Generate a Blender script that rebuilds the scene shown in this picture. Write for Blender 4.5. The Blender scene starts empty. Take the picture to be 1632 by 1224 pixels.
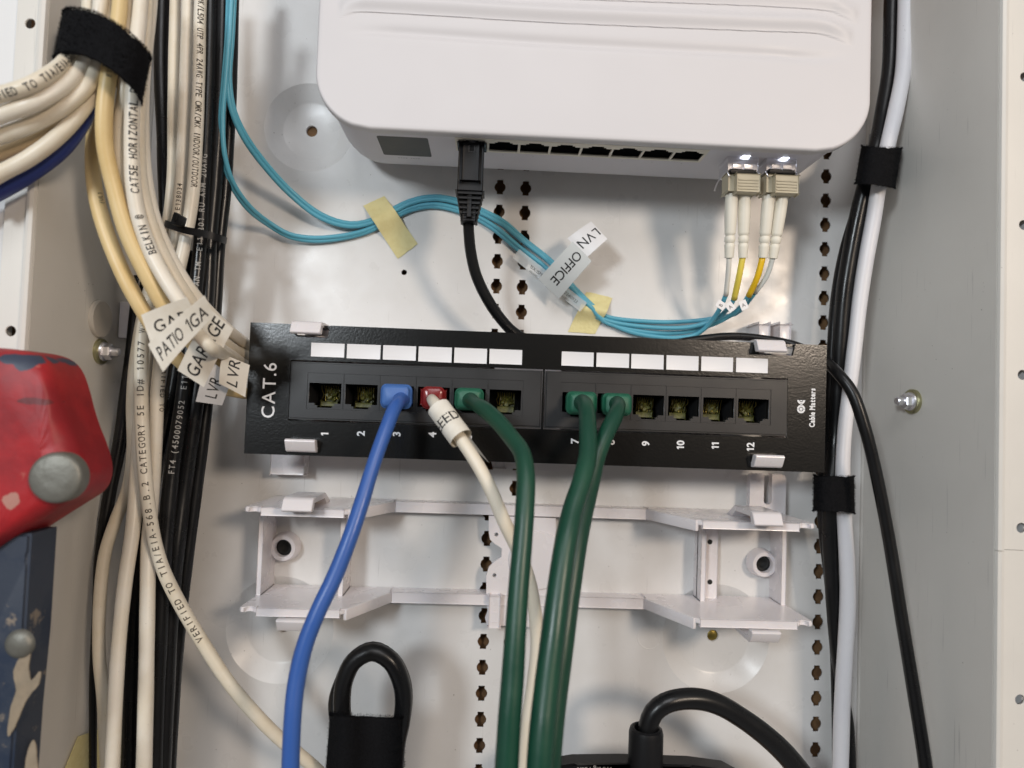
import bpy, bmesh, math, random
from mathutils import Vector, Matrix, Quaternion
random.seed(7)
SC = bpy.context.scene
COL = SC.collection

# ------------------------------------------------------------------ camera, world, lamps, exposure
DIST = 0.336                      # camera to the cabinet's back sheet, metres
FPX = 1070.0                      # focal length in pixels of the 1632 px wide photograph
YAW, PITCH, ROLL = math.radians(2.0), math.radians(2.1), math.radians(2.05)
CPOS = Vector((0, -DIST, 0))
_f = Vector((math.sin(YAW), math.cos(YAW), 0)); _r = Vector((math.cos(YAW), -math.sin(YAW), 0)); _u = Vector((0, 0, 1))
_f, _u = (math.cos(PITCH)*_f + math.sin(PITCH)*_u).normalized(), (math.cos(PITCH)*_u - math.sin(PITCH)*_f).normalized()
_r, _u = math.cos(ROLL)*_r + math.sin(ROLL)*_u, math.cos(ROLL)*_u - math.sin(ROLL)*_r
cd = bpy.data.cameras.new('camera'); cam = bpy.data.objects.new('camera', cd); COL.objects.link(cam)
cam.matrix_world = Matrix(((_r.x, _u.x, -_f.x, CPOS.x), (_r.y, _u.y, -_f.y, CPOS.y), (_r.z, _u.z, -_f.z, CPOS.z), (0, 0, 0, 1)))
cd.sensor_width = 36; cd.lens = FPX/1632*36; cd.clip_start = 0.01; cd.clip_end = 50
cd.dof.use_dof = True; cd.dof.focus_distance = 0.300; cd.dof.aperture_fstop = 7.0
SC.camera = cam

W = bpy.data.worlds.new('World'); SC.world = W; W.use_nodes = True
wn = W.node_tree.nodes; wl = W.node_tree.links
bg = wn['Background']
tc = wn.new('ShaderNodeTexCoord'); sx = wn.new('ShaderNodeSeparateXYZ'); wl.new(tc.outputs['Generated'], sx.inputs[0])
wr = wn.new('ShaderNodeValToRGB'); E = wr.color_ramp.elements        # by height: pale floor below, ceiling above
E[0].position = 0.0; E[0].color = (.80, .78, .77, 1); E[1].position = 1.0; E[1].color = (.75, .77, .80, 1)
e = E.new(.45); e.color = (.55, .53, .52, 1)
mr = wn.new('ShaderNodeMapRange'); mr.inputs[1].default_value = -1; mr.inputs[2].default_value = 1
wl.new(sx.outputs['Z'], mr.inputs[0]); wl.new(mr.outputs[0], wr.inputs[0])
fr = wn.new('ShaderNodeMapRange'); fr.interpolation_type = 'SMOOTHSTEP'; fr.inputs[1].default_value = -.985; fr.inputs[2].default_value = -.74; fr.inputs[3].default_value = .06; fr.inputs[4].default_value = 1.0
wl.new(sx.outputs['Y'], fr.inputs[0])                                  # the dark figure holding the camera
mx = wn.new('ShaderNodeMix'); mx.data_type = 'RGBA'; mx.blend_type = 'MULTIPLY'; mx.inputs[0].default_value = 1
wl.new(wr.outputs[0], mx.inputs[6]); wl.new(fr.outputs[0], mx.inputs[7]); wl.new(mx.outputs[2], bg.inputs['Color'])
bg.inputs['Strength'].default_value = 0.335

def lamp(name, loc, size, power, color, aim=(0, 0, 0)):
    d = bpy.data.lights.new(name, 'AREA'); d.shape = 'DISK'; d.size = size; d.energy = power; d.color = color
    o = bpy.data.objects.new(name, d); COL.objects.link(o); o.location = loc
    o.rotation_euler = (Vector(aim) - Vector(loc)).to_track_quat('-Z', 'Y').to_euler()
    return o
lamp('room_lamp_warm', (0.57, -0.98, 0.27), 0.17, 5.2, (1.0, 0.83, 0.67))
lamp('room_lamp_cool', (-0.47, -0.98, 0.245), 0.18, 5.1, (0.88, 0.95, 1.0))
lamp('soft_fill_lamp', (0.05, -1.25, 0.95), 0.75, 7.2, (0.98, 0.98, 1.0))  # added overhead fill that softens the shadows and evens the back sheet

vs = SC.view_settings; vs.view_transform = 'Standard'; vs.look = 'None'; vs.gamma = 1; vs.use_curve_mapping = False; vs.exposure = -0.07
SC.display_settings.display_device = 'sRGB'

# ------------------------------------------------------------------ helpers (millimetres: x right, z up, h = height out of the back sheet)
MM = 0.001
def V(x, z, h): return Vector((x*MM, -h*MM, z*MM))
def ray(px, py): return _f + _r*((px-816)/FPX) - _u*((py-612)/FPX)
def P(px, py, h):
    d = ray(px, py); return CPOS + d*((DIST-h*MM)/d.y)
def Q(px, py, h):                  # the same in (x, z) millimetres
    p = P(px, py, h); return p.x/MM, p.z/MM
def on_x(px, py, x):               # point of the upright plane x = const (mm) seen at a pixel -> (z, h)
    d = ray(px, py); t = (x*MM)/d.x; p = CPOS + d*t; return p.z/MM, -p.y/MM
def rad(rpx, h): return rpx*(DIST/MM-h)/FPX      # pixel radius -> mm

def link(name, me, mat=None, parent=None, smooth=None):
    o = bpy.data.objects.new(name, me); COL.objects.link(o)
    if mat is not None and not me.materials: me.materials.append(mat)
    if parent is not None: o.parent = parent
    return o
def tag(o, label=None, cat=None, group=None, kind=None):
    if label: o['label'] = label
    if cat: o['category'] = cat
    if group: o['group'] = group
    if kind: o['kind'] = kind
    return o
def thing(name, label, cat, group=None, at=None):
    o = bpy.data.objects.new(name, None); COL.objects.link(o); o.empty_display_size = .005
    if at is not None: o.location = at
    return tag(o, label, cat, group)
def adopt(child, parent):          # parent, keeping the child where it stands
    child.parent = parent; child.matrix_parent_inverse = Matrix.Translation(-Vector(parent.location))
    return child
def bm_obj(name, bm, mat, parent=None, smooth=False, angle=None):
    me = bpy.data.meshes.new(name); bmesh.ops.recalc_face_normals(bm, faces=bm.faces); bm.to_mesh(me); bm.free()
    if smooth:
        for p in me.polygons: p.use_smooth = True
    if angle:
        me.set_sharp_from_angle(angle=math.radians(angle))
    if isinstance(mat, (list, tuple)):
        for m in mat: me.materials.append(m)
        o = bpy.data.objects.new(name, me); COL.objects.link(o)
    else: o = link(name, me, mat)
    if parent is not None: adopt(o, parent)
    return o
def add_box(bm, x0, x1, z0, z1, h0, h1, bev=0, seg=2):
    b = bmesh.new(); bmesh.ops.create_cube(b, size=1)
    for v in b.verts:
        v.co = V(x0+(v.co.x+.5)*(x1-x0), z0+(v.co.z+.5)*(z1-z0), h0+(v.co.y+.5)*(h1-h0))
    if bev: bmesh.ops.bevel(b, geom=list(b.edges), offset=bev*MM, segments=seg, profile=.6, affect='EDGES')
    merge(bm, b)
def merge(bm, b, mtx=None, mi=None):
    if mtx is not None: b.transform(mtx)
    me = bpy.data.meshes.new('tmp'); b.to_mesh(me); b.free()
    n = len(bm.faces); bm.from_mesh(me); bpy.data.meshes.remove(me)
    if mi is not None:
        bm.faces.ensure_lookup_table()
        for f in bm.faces[n:]: f.material_index = mi
def box(name, x0, x1, z0, z1, h0, h1, mat, parent=None, bev=.3, smooth=True):
    bm = bmesh.new(); add_box(bm, min(x0, x1), max(x0, x1), min(z0, z1), max(z0, z1), h0, h1, bev)
    return bm_obj(name, bm, mat, parent, smooth, 35)
def frame_mtx(o, x, y, z=None):    # columns: x axis, y axis, z axis
    x = Vector(x).normalized(); y = (Vector(y) - x*x.dot(Vector(y))).normalized(); z = x.cross(y)
    return Matrix(((x.x, y.x, z.x, o.x), (x.y, y.y, z.y, o.y), (x.z, y.z, z.z, o.z), (0, 0, 0, 1)))
def add_obox(bm, mtx, sx, sy, sz, bev=0, taper=None, seg=2):   # oriented box, centre at the matrix origin, sizes in mm
    b = bmesh.new(); bmesh.ops.create_cube(b, size=1)
    for v in b.verts:
        k = 1.0
        if taper and v.co.x > 0: k = taper
        v.co = Vector((v.co.x*sx, v.co.y*sy*k, v.co.z*sz*k))*MM
    if bev: bmesh.ops.bevel(b, geom=list(b.edges), offset=bev*MM, segments=seg, profile=.6, affect='EDGES')
    merge(bm, b, mtx)
def add_lathe(bm, mtx, prof, seg=32, cap0=True, cap1=True):    # prof: [(r, z)] mm round the matrix's z axis
    rings = []
    for r, z in prof:
        rings.append([bm.verts.new(mtx @ Vector((r*math.cos(2*math.pi*i/seg)*MM, r*math.sin(2*math.pi*i/seg)*MM, z*MM))) for i in range(seg)])
    for a, b in zip(rings, rings[1:]):
        for i in range(seg): bm.faces.new((a[i], a[(i+1) % seg], b[(i+1) % seg], b[i]))
    if cap0: bm.faces.new(rings[0][::-1])
    if cap1: bm.faces.new(rings[-1])
def face_out(x, z, h): return frame_mtx(V(x, z, h), (1, 0, 0), (0, 0, 1))    # local z points at the viewer (-Y)

def sheet(outline, holes, h0, h1):  # a plate with real holes: outline and holes are lists of (x, z) mm
    cu = bpy.data.curves.new('c', 'CURVE'); cu.dimensions = '2D'; cu.fill_mode = 'BOTH'; cu.extrude = (h1-h0)/2
    for poly in [outline]+holes:
        s = cu.splines.new('POLY'); s.points.add(len(poly)-1); s.use_cyclic_u = True
        for p, (x, z) in zip(s.points, poly): p.co = (x, z, 0, 1)
    o = bpy.data.objects.new('c', cu); COL.objects.link(o)
    me = bpy.data.meshes.new_from_object(o.evaluated_get(bpy.context.evaluated_depsgraph_get()))
    bpy.data.objects.remove(o); bpy.data.curves.remove(cu)
    hm = (h0+h1)/2
    for v in me.vertices:
        x, z, e = v.co; v.co = V(x, z, hm+e)
    me.materials.clear()
    bm = bmesh.new(); bm.from_mesh(me); bpy.data.meshes.remove(me)
    bmesh.ops.remove_doubles(bm, verts=bm.verts, dist=1e-7)
    return bm
def circle(x, z, r, n=24, a0=0, a1=2*math.pi, closed=True):
    m = n if closed else n-1
    return [(x+r*math.cos(a0+(a1-a0)*i/m), z+r*math.sin(a0+(a1-a0)*i/m)) for i in range(n)]
def rrect(x0, x1, z0, z1, r, n=6):
    o = []
    for cx, cz, a in ((x1-r, z1-r, 0), (x0+r, z1-r, 90), (x0+r, z0+r, 180), (x1-r, z0+r, 270)):
        for i in range(n+1):
            t = math.radians(a+90*i/n); o.append((cx+r*math.cos(t), cz+r*math.sin(t)))
    return o

# ---- glyphs
_fc = {}
_fo = bpy.data.curves.new('glyph', 'FONT'); _fob = bpy.data.objects.new('glyph', _fo); COL.objects.link(_fob)
def glyph(ch, bold=0.0):
    k = (ch, bold)
    if k not in _fc and ch == '1':
        e = bold
        bm = bmesh.new(); vv = [bm.verts.new((a, b, 0)) for a, b in ((.20-e, 0), (.285+e, 0), (.285+e, .70), (.215-e, .70), (.05, .575+e), (.05, .485-e), (.20-e, .585-e))]
        for t_ in ((0, 1, 2), (0, 2, 6), (6, 2, 3), (6, 3, 4), (6, 4, 5)): bm.faces.new([vv[i] for i in t_])
        for i in range(1, 9): bmesh.ops.bisect_plane(bm, geom=list(bm.verts)+list(bm.edges)+list(bm.faces), plane_co=(0, .7*i/9, 0), plane_no=(0, 1, 0))
        bm.verts.ensure_lookup_table(); _fc[k] = ([(v.co.x, v.co.y) for v in bm.verts], [[v.index for v in f.verts] for f in bm.faces], .05, .285+e); bm.verts.index_update(); _fc[k] = (_fc[k][0], [[v.index for v in f.verts] for f in bm.faces], .05, .285+e); bm.free()
    if k not in _fc:
        _fo.body = ch; _fo.size = 1; _fo.offset = bold; _fo.resolution_u = 3
        bpy.context.view_layer.update()
        dg = bpy.context.evaluated_depsgraph_get()
        me = bpy.data.meshes.new_from_object(_fob.evaluated_get(dg))
        bm = bmesh.new(); bm.from_mesh(me); bpy.data.meshes.remove(me)
        if bm.verts:
            lo = min(v.co.y for v in bm.verts); hi = max(v.co.y for v in bm.verts)
            for i in range(1, 9):
                y = lo+(hi-lo)*i/9
                bmesh.ops.bisect_plane(bm, geom=list(bm.verts)+list(bm.edges)+list(bm.faces), plane_co=(0, y, 0), plane_no=(0, 1, 0))
            xs = [v.co.x for v in bm.verts]; w0, w1 = min(xs), max(xs)
        else: w0, w1 = 0, .3
        bm.verts.ensure_lookup_table()
        vs_ = [(v.co.x, v.co.y) for v in bm.verts]; fs = [[v.index for v in f.verts] for f in bm.faces]
        bm.free(); _fc[k] = (vs_, fs, w0, w1)
    return _fc[k]
def layout(text, size, bold=0.0, mono=None, track=.08):        # -> list of (x, y) verts and faces; cap height = size
    S = size/0.70; x = 0; out = []
    for ch in text:
        if ch == ' ':
            x += (mono if mono else .30*S); continue
        vs_, fs, w0, w1 = glyph(ch, bold)
        if mono: sx_ = min(S, mono*.80/(w1-w0)) if w1-w0 > .12 else S; off = x+(mono-(w1-w0)*sx_)/2; adv = mono
        else: sx_ = S; off = x; adv = (w1-w0)*S+track*S
        out.append(([((a-w0)*sx_+off, b*S) for a, b in vs_], fs)); x += adv
    return out, x
def flat_text(bm, text, mtx, size, bold=0.0, mono=None, center=True, xs=1.0, track=.08):   # local x reading, y up, mm
    out, w = layout(text, size, bold, mono, track)
    for vs_, fs in out:
        nv = [bm.verts.new(mtx @ Vector((((a-(w/2 if center else 0))*xs)*MM, (b-(size/2 if center else 0))*MM, 0))) for a, b in vs_]
        for f in fs: bm.faces.new([nv[i] for i in f])

# ---- tubes
def spline(pts, rs, step=2.2):
    n = len(pts); P_ = []; R_ = []
    for i in range(n-1):
        p0, p1, p2, p3 = pts[max(i-1, 0)], pts[i], pts[i+1], pts[min(i+2, n-1)]
        if i == 0: p0 = p1*2-p2
        if i == n-2: p3 = p2*2-p1
        d01, d12, d23 = [(max((b-a).length, 1e-6))**.5 for a, b in ((p0, p1), (p1, p2), (p2, p3))]
        m1 = (p1-p0)/d01-(p2-p0)/(d01+d12)+(p2-p1)/d12; m2 = (p2-p1)/d12-(p3-p1)/(d12+d23)+(p3-p2)/d23
        m1 *= d12; m2 *= d12
        k = max(2, int((p2-p1).length/(step*MM)))
        for j in range(k):
            t = j/k; t2 = t*t; t3 = t2*t
            P_.append(p1*(2*t3-3*t2+1)+m1*(t3-2*t2+t)+p2*(-2*t3+3*t2)+m2*(t3-t2))
            R_.append(rs[i]+(rs[i+1]-rs[i])*(t*t*(3-2*t)))
    P_.append(pts[-1]); R_.append(rs[-1]); return P_, R_
def tube_bm(bm, pts, rs, seg=18, wob=0.0, squash=1.0):
    n = len(pts); T = [(pts[min(i+1, n-1)]-pts[max(i-1, 0)]).normalized() for i in range(n)]
    nrm = T[0].orthogonal().normalized(); rings = []; ph = random.random()*6
    for i in range(n):
        if i:
            q = T[i-1].rotation_difference(T[i]); nrm = q @ nrm
        nrm = (nrm-T[i]*nrm.dot(T[i])).normalized(); b = T[i].cross(nrm)
        r = rs[i]*MM*(1+wob*math.sin(i*.37+ph)*math.sin(i*.11+ph*2))
        rings.append([bm.verts.new(pts[i]+(nrm*math.cos(2*math.pi*j/seg)+b*math.sin(2*math.pi*j/seg)*squash)*r) for j in range(seg)])
    for a, c in zip(rings, rings[1:]):
        for j in range(seg): bm.faces.new((a[j], a[(j+1) % seg], c[(j+1) % seg], c[j]))
    bm.faces.new(rings[0][::-1]); bm.faces.new(rings[-1])
def path(spec, r=None):            # spec: (px, py, h[, rpx]) -> points and radii in mm
    pts = [P(s[0], s[1], s[2]) for s in spec]
    rs = [(rad(s[3], s[2]) if len(s) > 3 else r) for s in spec]
    return pts, rs
def tube(name, spec, mat, parent=None, r=None, seg=18, wob=.02, step=2.2):
    pts, rs = path(spec, r); a, b = spline(pts, rs, step)
    bm = bmesh.new(); tube_bm(bm, a, b, seg, wob)
    o = bm_obj(name, bm, mat, parent, True); return o, a, b
def wrap_text(bm, a, rs, text, px, py, size, mono, up=1, lift=.05, turn=0.0):
    """lettering laid round a tube: starts at the point of the path nearest the pixel, reading along the path (up=1) or against it (-1)"""
    d = ray(px, py).normalized(); best = min(range(len(a)), key=lambda i: ((a[i]-CPOS)-d*(a[i]-CPOS).dot(d)).length)
    cum = [0]
    for p, q in zip(a, a[1:]): cum.append(cum[-1]+(q-p).length)
    out, w = layout(text, size, 0.012, mono)
    for vs_, fs in out:
        nv = []; ok = True
        for x, y in vs_:
            s = cum[best]+up*x*MM
            if s <= 0 or s >= cum[-1]: ok = False; break
            i = 0
            lo, hi = 0, len(cum)-1
            while hi-lo > 1:
                m = (lo+hi)//2
                if cum[m] <= s: lo = m
                else: hi = m
            i = lo; t = (s-cum[i])/(cum[i+1]-cum[i]); c = a[i].lerp(a[i+1], t)
            def tn(k): return (a[min(k+1, len(a)-1)]-a[max(k-1, 0)]).normalized()
            T = tn(i).lerp(tn(i+1), t).normalized()*up
            n = (CPOS-c); n = (n-T*n.dot(T)).normalized(); U = n.cross(T); r = rs[i]+(rs[i+1]-rs[i])*t
            ang = (y-size/2)/r+turn
            nv.append(c+(n*math.cos(ang)+U*math.sin(ang))*(r*1.025+lift)*MM)
        if not ok: continue
        nv = [bm.verts.new(v) for v in nv]
        for f in fs: bm.faces.new([nv[k] for k in f])

# ------------------------------------------------------------------ materials
def mat(name, col, rough=.5, metal=0.0, bump=None, var=None, coat=0.0, alpha=None, trans=0.0, emit=None, spec=.5, sss=0.0, ior=1.5, rvar=0.0):
    """bump=(scale, strength, distance mm); var=(scale, second colour, amount)"""
    m = bpy.data.materials.new(name); m.use_nodes = True; nt = m.node_tree; N = nt.nodes; L = nt.links; b = N['Principled BSDF']
    b.inputs['Base Color'].default_value = (*col, 1); b.inputs['Roughness'].default_value = rough; b.inputs['Metallic'].default_value = metal
    b.inputs['Coat Weight'].default_value = coat; b.inputs['Coat Roughness'].default_value = .12
    b.inputs['Transmission Weight'].default_value = trans; b.inputs['Specular IOR Level'].default_value = spec; b.inputs['IOR'].default_value = ior
    if alpha is not None: b.inputs['Alpha'].default_value = alpha
    if sss: b.inputs['Subsurface Weight'].default_value = sss; b.inputs['Subsurface Radius'].default_value = (.002, .0015, .001)
    if emit: b.inputs['Emission Color'].default_value = (*emit[0], 1); b.inputs['Emission Strength'].default_value = emit[1]
    t = N.new('ShaderNodeTexCoord')
    if var:
        n = N.new('ShaderNodeTexNoise'); n.inputs['Scale'].default_value = var[0]; n.inputs['Detail'].default_value = 5; n.inputs['Roughness'].default_value = .62
        L.new(t.outputs['Object'], n.inputs['Vector'])
        r = N.new('ShaderNodeMapRange'); r.inputs[1].default_value = .42; r.inputs[2].default_value = .68; r.inputs[3].default_value = 0; r.inputs[4].default_value = var[2]
        L.new(n.outputs['Fac'], r.inputs[0])
        x = N.new('ShaderNodeMix'); x.data_type = 'RGBA'; x.inputs[6].default_value = (*col, 1); x.inputs[7].default_value = (*var[1], 1)
        L.new(r.outputs[0], x.inputs[0]); L.new(x.outputs[2], b.inputs['Base Color'])
    if rvar:
        n = N.new('ShaderNodeTexNoise'); n.inputs['Scale'].default_value = 60; n.inputs['Detail'].default_value = 4
        L.new(t.outputs['Object'], n.inputs['Vector'])
        r = N.new('ShaderNodeMapRange'); r.inputs[1].default_value = .3; r.inputs[2].default_value = .7
        r.inputs[3].default_value = max(rough-rvar, .05); r.inputs[4].default_value = rough+rvar
        L.new(n.outputs['Fac'], r.inputs[0]); L.new(r.outputs[0], b.inputs['Roughness'])
    if bump:
        n = N.new('ShaderNodeTexNoise'); n.inputs['Scale'].default_value = bump[0]; n.inputs['Detail'].default_value = 3
        L.new(t.outputs['Object'], n.inputs['Vector'])
        k = N.new('ShaderNodeBump'); k.inputs['Strength'].default_value = bump[1]; k.inputs['Distance'].default_value = bump[2]*MM
        L.new(n.outputs['Fac'], k.inputs['Height']); L.new(k.outputs[0], b.inputs['Normal'])
    return m
M = dict(
    steel=mat('white_enamel', (.71, .70, .69), .34, bump=(140, .25, .25), var=(22, (.62, .60, .57), .5), rvar=.10),
    wallsteel=mat('white_enamel_dimmed', (.67, .645, .60), .42, bump=(110, .2, .2), var=(18, (.60, .575, .535), .4), rvar=.05),  # same white enamel; weaker, warmer light on walls and lips put into the colour
    wood=mat('brown_board', (.21, .115, .05), .85, bump=(500, .6, .5), var=(90, (.11, .055, .025), 1)),
    drywall=mat('painted_wall', (.72, .72, .72), .8, bump=(300, .4, .3)),
    shell=mat('white_plastic_shell', (.63, .61, .62), .48, bump=(2600, .08, .05), rvar=.04, var=(9, (.60, .585, .60), .6)),
    shell2=mat('white_plastic_body', (.68, .66, .70), .5, bump=(2600, .08, .05)),
    abs=mat('lavender_white_plastic', (.74, .70, .705), .26, sss=.12, bump=(250, .08, .1), var=(40, (.70, .66, .67), .4), rvar=.06),
    screen=mat('grey_display', (.085, .088, .088), .6, var=(60, (.11, .11, .105), .6)),
    black=mat('black_plastic', (.007, .007, .008), .45, bump=(900, .25, .08), spec=.25),
    frameblk=mat('black_frame_plastic', (.020, .020, .021), .40, bump=(2200, .5, .04), rvar=.06, spec=.45),
    rubber=mat('black_cable_jacket', (.007, .007, .0075), .30, bump=(160, .25, .3), rvar=.08, spec=.35),
    dark=mat('dark_inside', (.006, .006, .006), .7),
    powder=mat('black_powder_coat', (.006, .0058, .0055), .23, bump=(1100, .8, .055), spec=.5),
    print=mat('white_print', (.75, .75, .76), .5),
    ink=mat('black_ink', (.015, .014, .014), .55),
    ink2=mat('faded_black_ink', (.075, .062, .045), .6),
    greyprint=mat('grey_print', (.36, .35, .33), .6),
    faint=mat('faint_grey_print', (.40, .40, .41), .6),
    card=mat('label_card', (.76, .75, .76), .42, bump=(1500, .15, .05)),
    paper=mat('label_tape', (.78, .74, .66), .38, bump=(200, .3, .3), var=(120, (.62, .56, .45), .5)),
    greypaper=mat('translucent_grey_tape', (.52, .50, .49), .3, bump=(200, .3, .3), var=(120, (.40, .38, .37), .5)),
    clear=mat('clear_film', (.80, .83, .84), .12, alpha=.34),
    clearlabel=mat('clear_label_film', (.72, .74, .73), .15, alpha=.80),
    mask=mat('masking_tape', (.78, .70, .36), .75, bump=(700, .8, .25), var=(300, (.70, .60, .28), .6), alpha=.93),
    cream=mat('cream_cable', (.72, .65, .53), .40, bump=(120, .3, .4), var=(70, (.62, .51, .34), .45), sss=.03),
    cream2=mat('pale_cream_cable', (.77, .71, .61), .38, bump=(120, .3, .4), var=(70, (.66, .56, .40), .4), sss=.03),
    tan=mat('tan_cable', (.60, .46, .28), .42, bump=(120, .3, .4), var=(70, (.50, .37, .20), .5)),
    yellow=mat('aged_yellow_cable', (.69, .52, .26), .40, bump=(120, .3, .4), var=(60, (.60, .40, .14), .5)),
    navy=mat('navy_cable', (.016, .032, .17), .38, bump=(160, .3, .3)),
    blue=mat('blue_cable', (.035, .105, .36), .36, bump=(160, .25, .3), rvar=.08, var=(50, (.03, .10, .36), .6)),
    green=mat('green_cable', (.006, .050, .029), .40, bump=(140, .3, .4), rvar=.08, var=(60, (.005, .065, .032), .6)),
    blueplug=mat('blue_plug', (.05, .14, .40), .48, bump=(300, .2, .2)),
    greenplug=mat('green_plug', (.012, .11, .062), .50, bump=(300, .2, .2)),
    wcable=mat('white_patch_cable', (.76, .69, .57), .40, bump=(130, .3, .3), var=(60, (.70, .60, .45), .4), sss=.03),
    wht=mat('white_round_cable', (.75, .74, .76), .42, bump=(130, .25, .3), var=(50, (.68, .67, .71), .5)),
    red=mat('dark_red_plug', (.19, .012, .012), .22, bump=(400, .3, .2)),
    aqua=mat('aqua_fibre', (.10, .38, .50), .38, bump=(200, .2, .2)),
    beige=mat('beige_connector', (.47, .42, .31), .45, bump=(400, .2, .15)),
    boot=mat('ivory_boot', (.76, .72, .62), .42, bump=(300, .15, .15)),
    ysleeve=mat('pale_yellow_sleeve', (.78, .62, .09), .4), ysleeve2=mat('golden_sleeve', (.80, .50, .01), .4),
    gsleeve=mat('pale_grey_sleeve', (.66, .69, .67), .4), wsleeve=mat('white_sleeve', (.76, .74, .68), .4),
    zinc=mat('bright_zinc', (.82, .81, .84), .34, 1.0, bump=(300, .2, .1)),
    zincy=mat('yellow_zinc_washer', (.42, .40, .24), .30, .9, bump=(300, .3, .1)),
    gold=mat('gold_contact', (.34, .26, .07), .35, .9),
    olive=mat('olive_circuit_board', (.10, .10, .018), .5, bump=(900, .6, .3), var=(700, (.03, .03, .008), .9)),
    velcro=mat('black_hook_loop_fabric', (.007, .007, .008), .95, bump=(900, 1, .5), spec=.1),
    redpaint=None, bluepaint=None,
    rivet=mat('dull_rivet', (.20, .195, .17), .50, .55, bump=(220, .6, .5), var=(130, (.17, .165, .14), .9)),
    led=mat('lit_indicator', (.9, .92, 1), .4, emit=((.82, .88, 1.0), 14)),
    clampmat=mat('hazy_plastic', (.62, .57, .50), .3, alpha=.75),
    plugclear=mat('smoky_clear_plug', (.16, .16, .17), .12, alpha=.45),
)
def speckle(m, scale, thr, col, amount):
    nt = m.node_tree; N = nt.nodes; L = nt.links; B = N['Principled BSDF']; src = B.inputs['Base Color'].links[0].from_socket
    t = N.new('ShaderNodeTexCoord'); n = N.new('ShaderNodeTexVoronoi'); n.inputs['Scale'].default_value = scale; n.inputs['Randomness'].default_value = 1; L.new(t.outputs['Object'], n.inputs['Vector'])
    w = N.new('ShaderNodeTexNoise'); w.inputs['Scale'].default_value = scale*.22; L.new(t.outputs['Object'], w.inputs['Vector'])
    g = N.new('ShaderNodeMapRange'); g.inputs[1].default_value = .45; g.inputs[2].default_value = .75; g.inputs[3].default_value = 0; g.inputs[4].default_value = thr; L.new(w.outputs['Fac'], g.inputs[0])
    c = N.new('ShaderNodeMath'); c.operation = 'LESS_THAN'; L.new(n.outputs['Distance'], c.inputs[0]); L.new(g.outputs[0], c.inputs[1])
    k = N.new('ShaderNodeMath'); k.operation = 'MULTIPLY'; L.new(c.outputs[0], k.inputs[0]); k.inputs[1].default_value = amount
    x = N.new('ShaderNodeMix'); x.data_type = 'RGBA'; L.new(k.outputs[0], x.inputs[0]); L.new(src, x.inputs[6]); x.inputs[7].default_value = (*col, 1); L.new(x.outputs[2], B.inputs['Base Color'])
def scratch(m, ang, amount, col):
    nt = m.node_tree; N = nt.nodes; L = nt.links; B = N['Principled BSDF']; src = B.inputs['Base Color'].links[0].from_socket
    t = N.new('ShaderNodeTexCoord'); mp = N.new('ShaderNodeMapping'); mp.inputs['Rotation'].default_value = (0, ang, 0); mp.inputs['Scale'].default_value = (900, 900, 28); L.new(t.outputs['Object'], mp.inputs[0])
    n = N.new('ShaderNodeTexNoise'); n.inputs['Scale'].default_value = 1; n.inputs['Detail'].default_value = 2; L.new(mp.outputs[0], n.inputs['Vector'])
    r = N.new('ShaderNodeMapRange'); r.inputs[1].default_value = .70; r.inputs[2].default_value = .76; r.inputs[3].default_value = 0; r.inputs[4].default_value = amount; L.new(n.outputs['Fac'], r.inputs[0])
    x = N.new('ShaderNodeMix'); x.data_type = 'RGBA'; L.new(r.outputs[0], x.inputs[0]); L.new(src, x.inputs[6]); x.inputs[7].default_value = (*col, 1); L.new(x.outputs[2], B.inputs['Base Color'])
for m_ in ('steel', 'wallsteel'):
    speckle(M[m_], 260, .11, (.22, .20, .18), .6); scratch(M[m_], .3, .5, (.42, .40, .38)); scratch(M[m_], -.9, .35, (.45, .43, .41))
for m_ in ('blue', 'green', 'wcable', 'cream', 'cream2', 'yellow', 'wht'):
    speckle(M[m_], 700, .16, (.12, .10, .08) if m_ not in ('blue', 'green') else (.10, .14, .13), .35)
def worn(name, base, second, third, scale, lo, hi, rough):
    m = bpy.data.materials.new(name); m.use_nodes = True; nt = m.node_tree; N = nt.nodes; L = nt.links; b = N['Principled BSDF']
    t = N.new('ShaderNodeTexCoord')
    def nz(s, d, a, c, seed):
        mp = N.new('ShaderNodeMapping'); mp.inputs['Location'].default_value = (seed, seed*2, seed*3); L.new(t.outputs['Object'], mp.inputs[0])
        n = N.new('ShaderNodeTexNoise'); n.inputs['Scale'].default_value = s; n.inputs['Detail'].default_value = d; n.inputs['Roughness'].default_value = .68; L.new(mp.outputs[0], n.inputs['Vector'])
        r = N.new('ShaderNodeMapRange'); r.inputs[1].default_value = a; r.inputs[2].default_value = c; L.new(n.outputs['Fac'], r.inputs[0]); return r.outputs[0], n
    f1, n1 = nz(scale, 8, lo, hi, .3); f2, n2 = nz(scale*2.4, 8, hi+.07, hi+.12, 1.7)
    a = N.new('ShaderNodeMix'); a.data_type = 'RGBA'; a.inputs[6].default_value = (*base, 1); a.inputs[7].default_value = (*second, 1); L.new(f1, a.inputs[0])
    c = N.new('ShaderNodeMix'); c.data_type = 'RGBA'; c.inputs[7].default_value = (*third, 1); L.new(a.outputs[2], c.inputs[6]); L.new(f2, c.inputs[0])
    L.new(c.outputs[2], b.inputs['Base Color']); b.inputs['Roughness'].default_value = rough
    k = N.new('ShaderNodeBump'); k.inputs['Strength'].default_value = .6; k.inputs['Distance'].default_value = .3*MM; L.new(n2.outputs['Fac'], k.inputs['Height']); L.new(k.outputs[0], b.inputs['Normal'])
    return m
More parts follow.
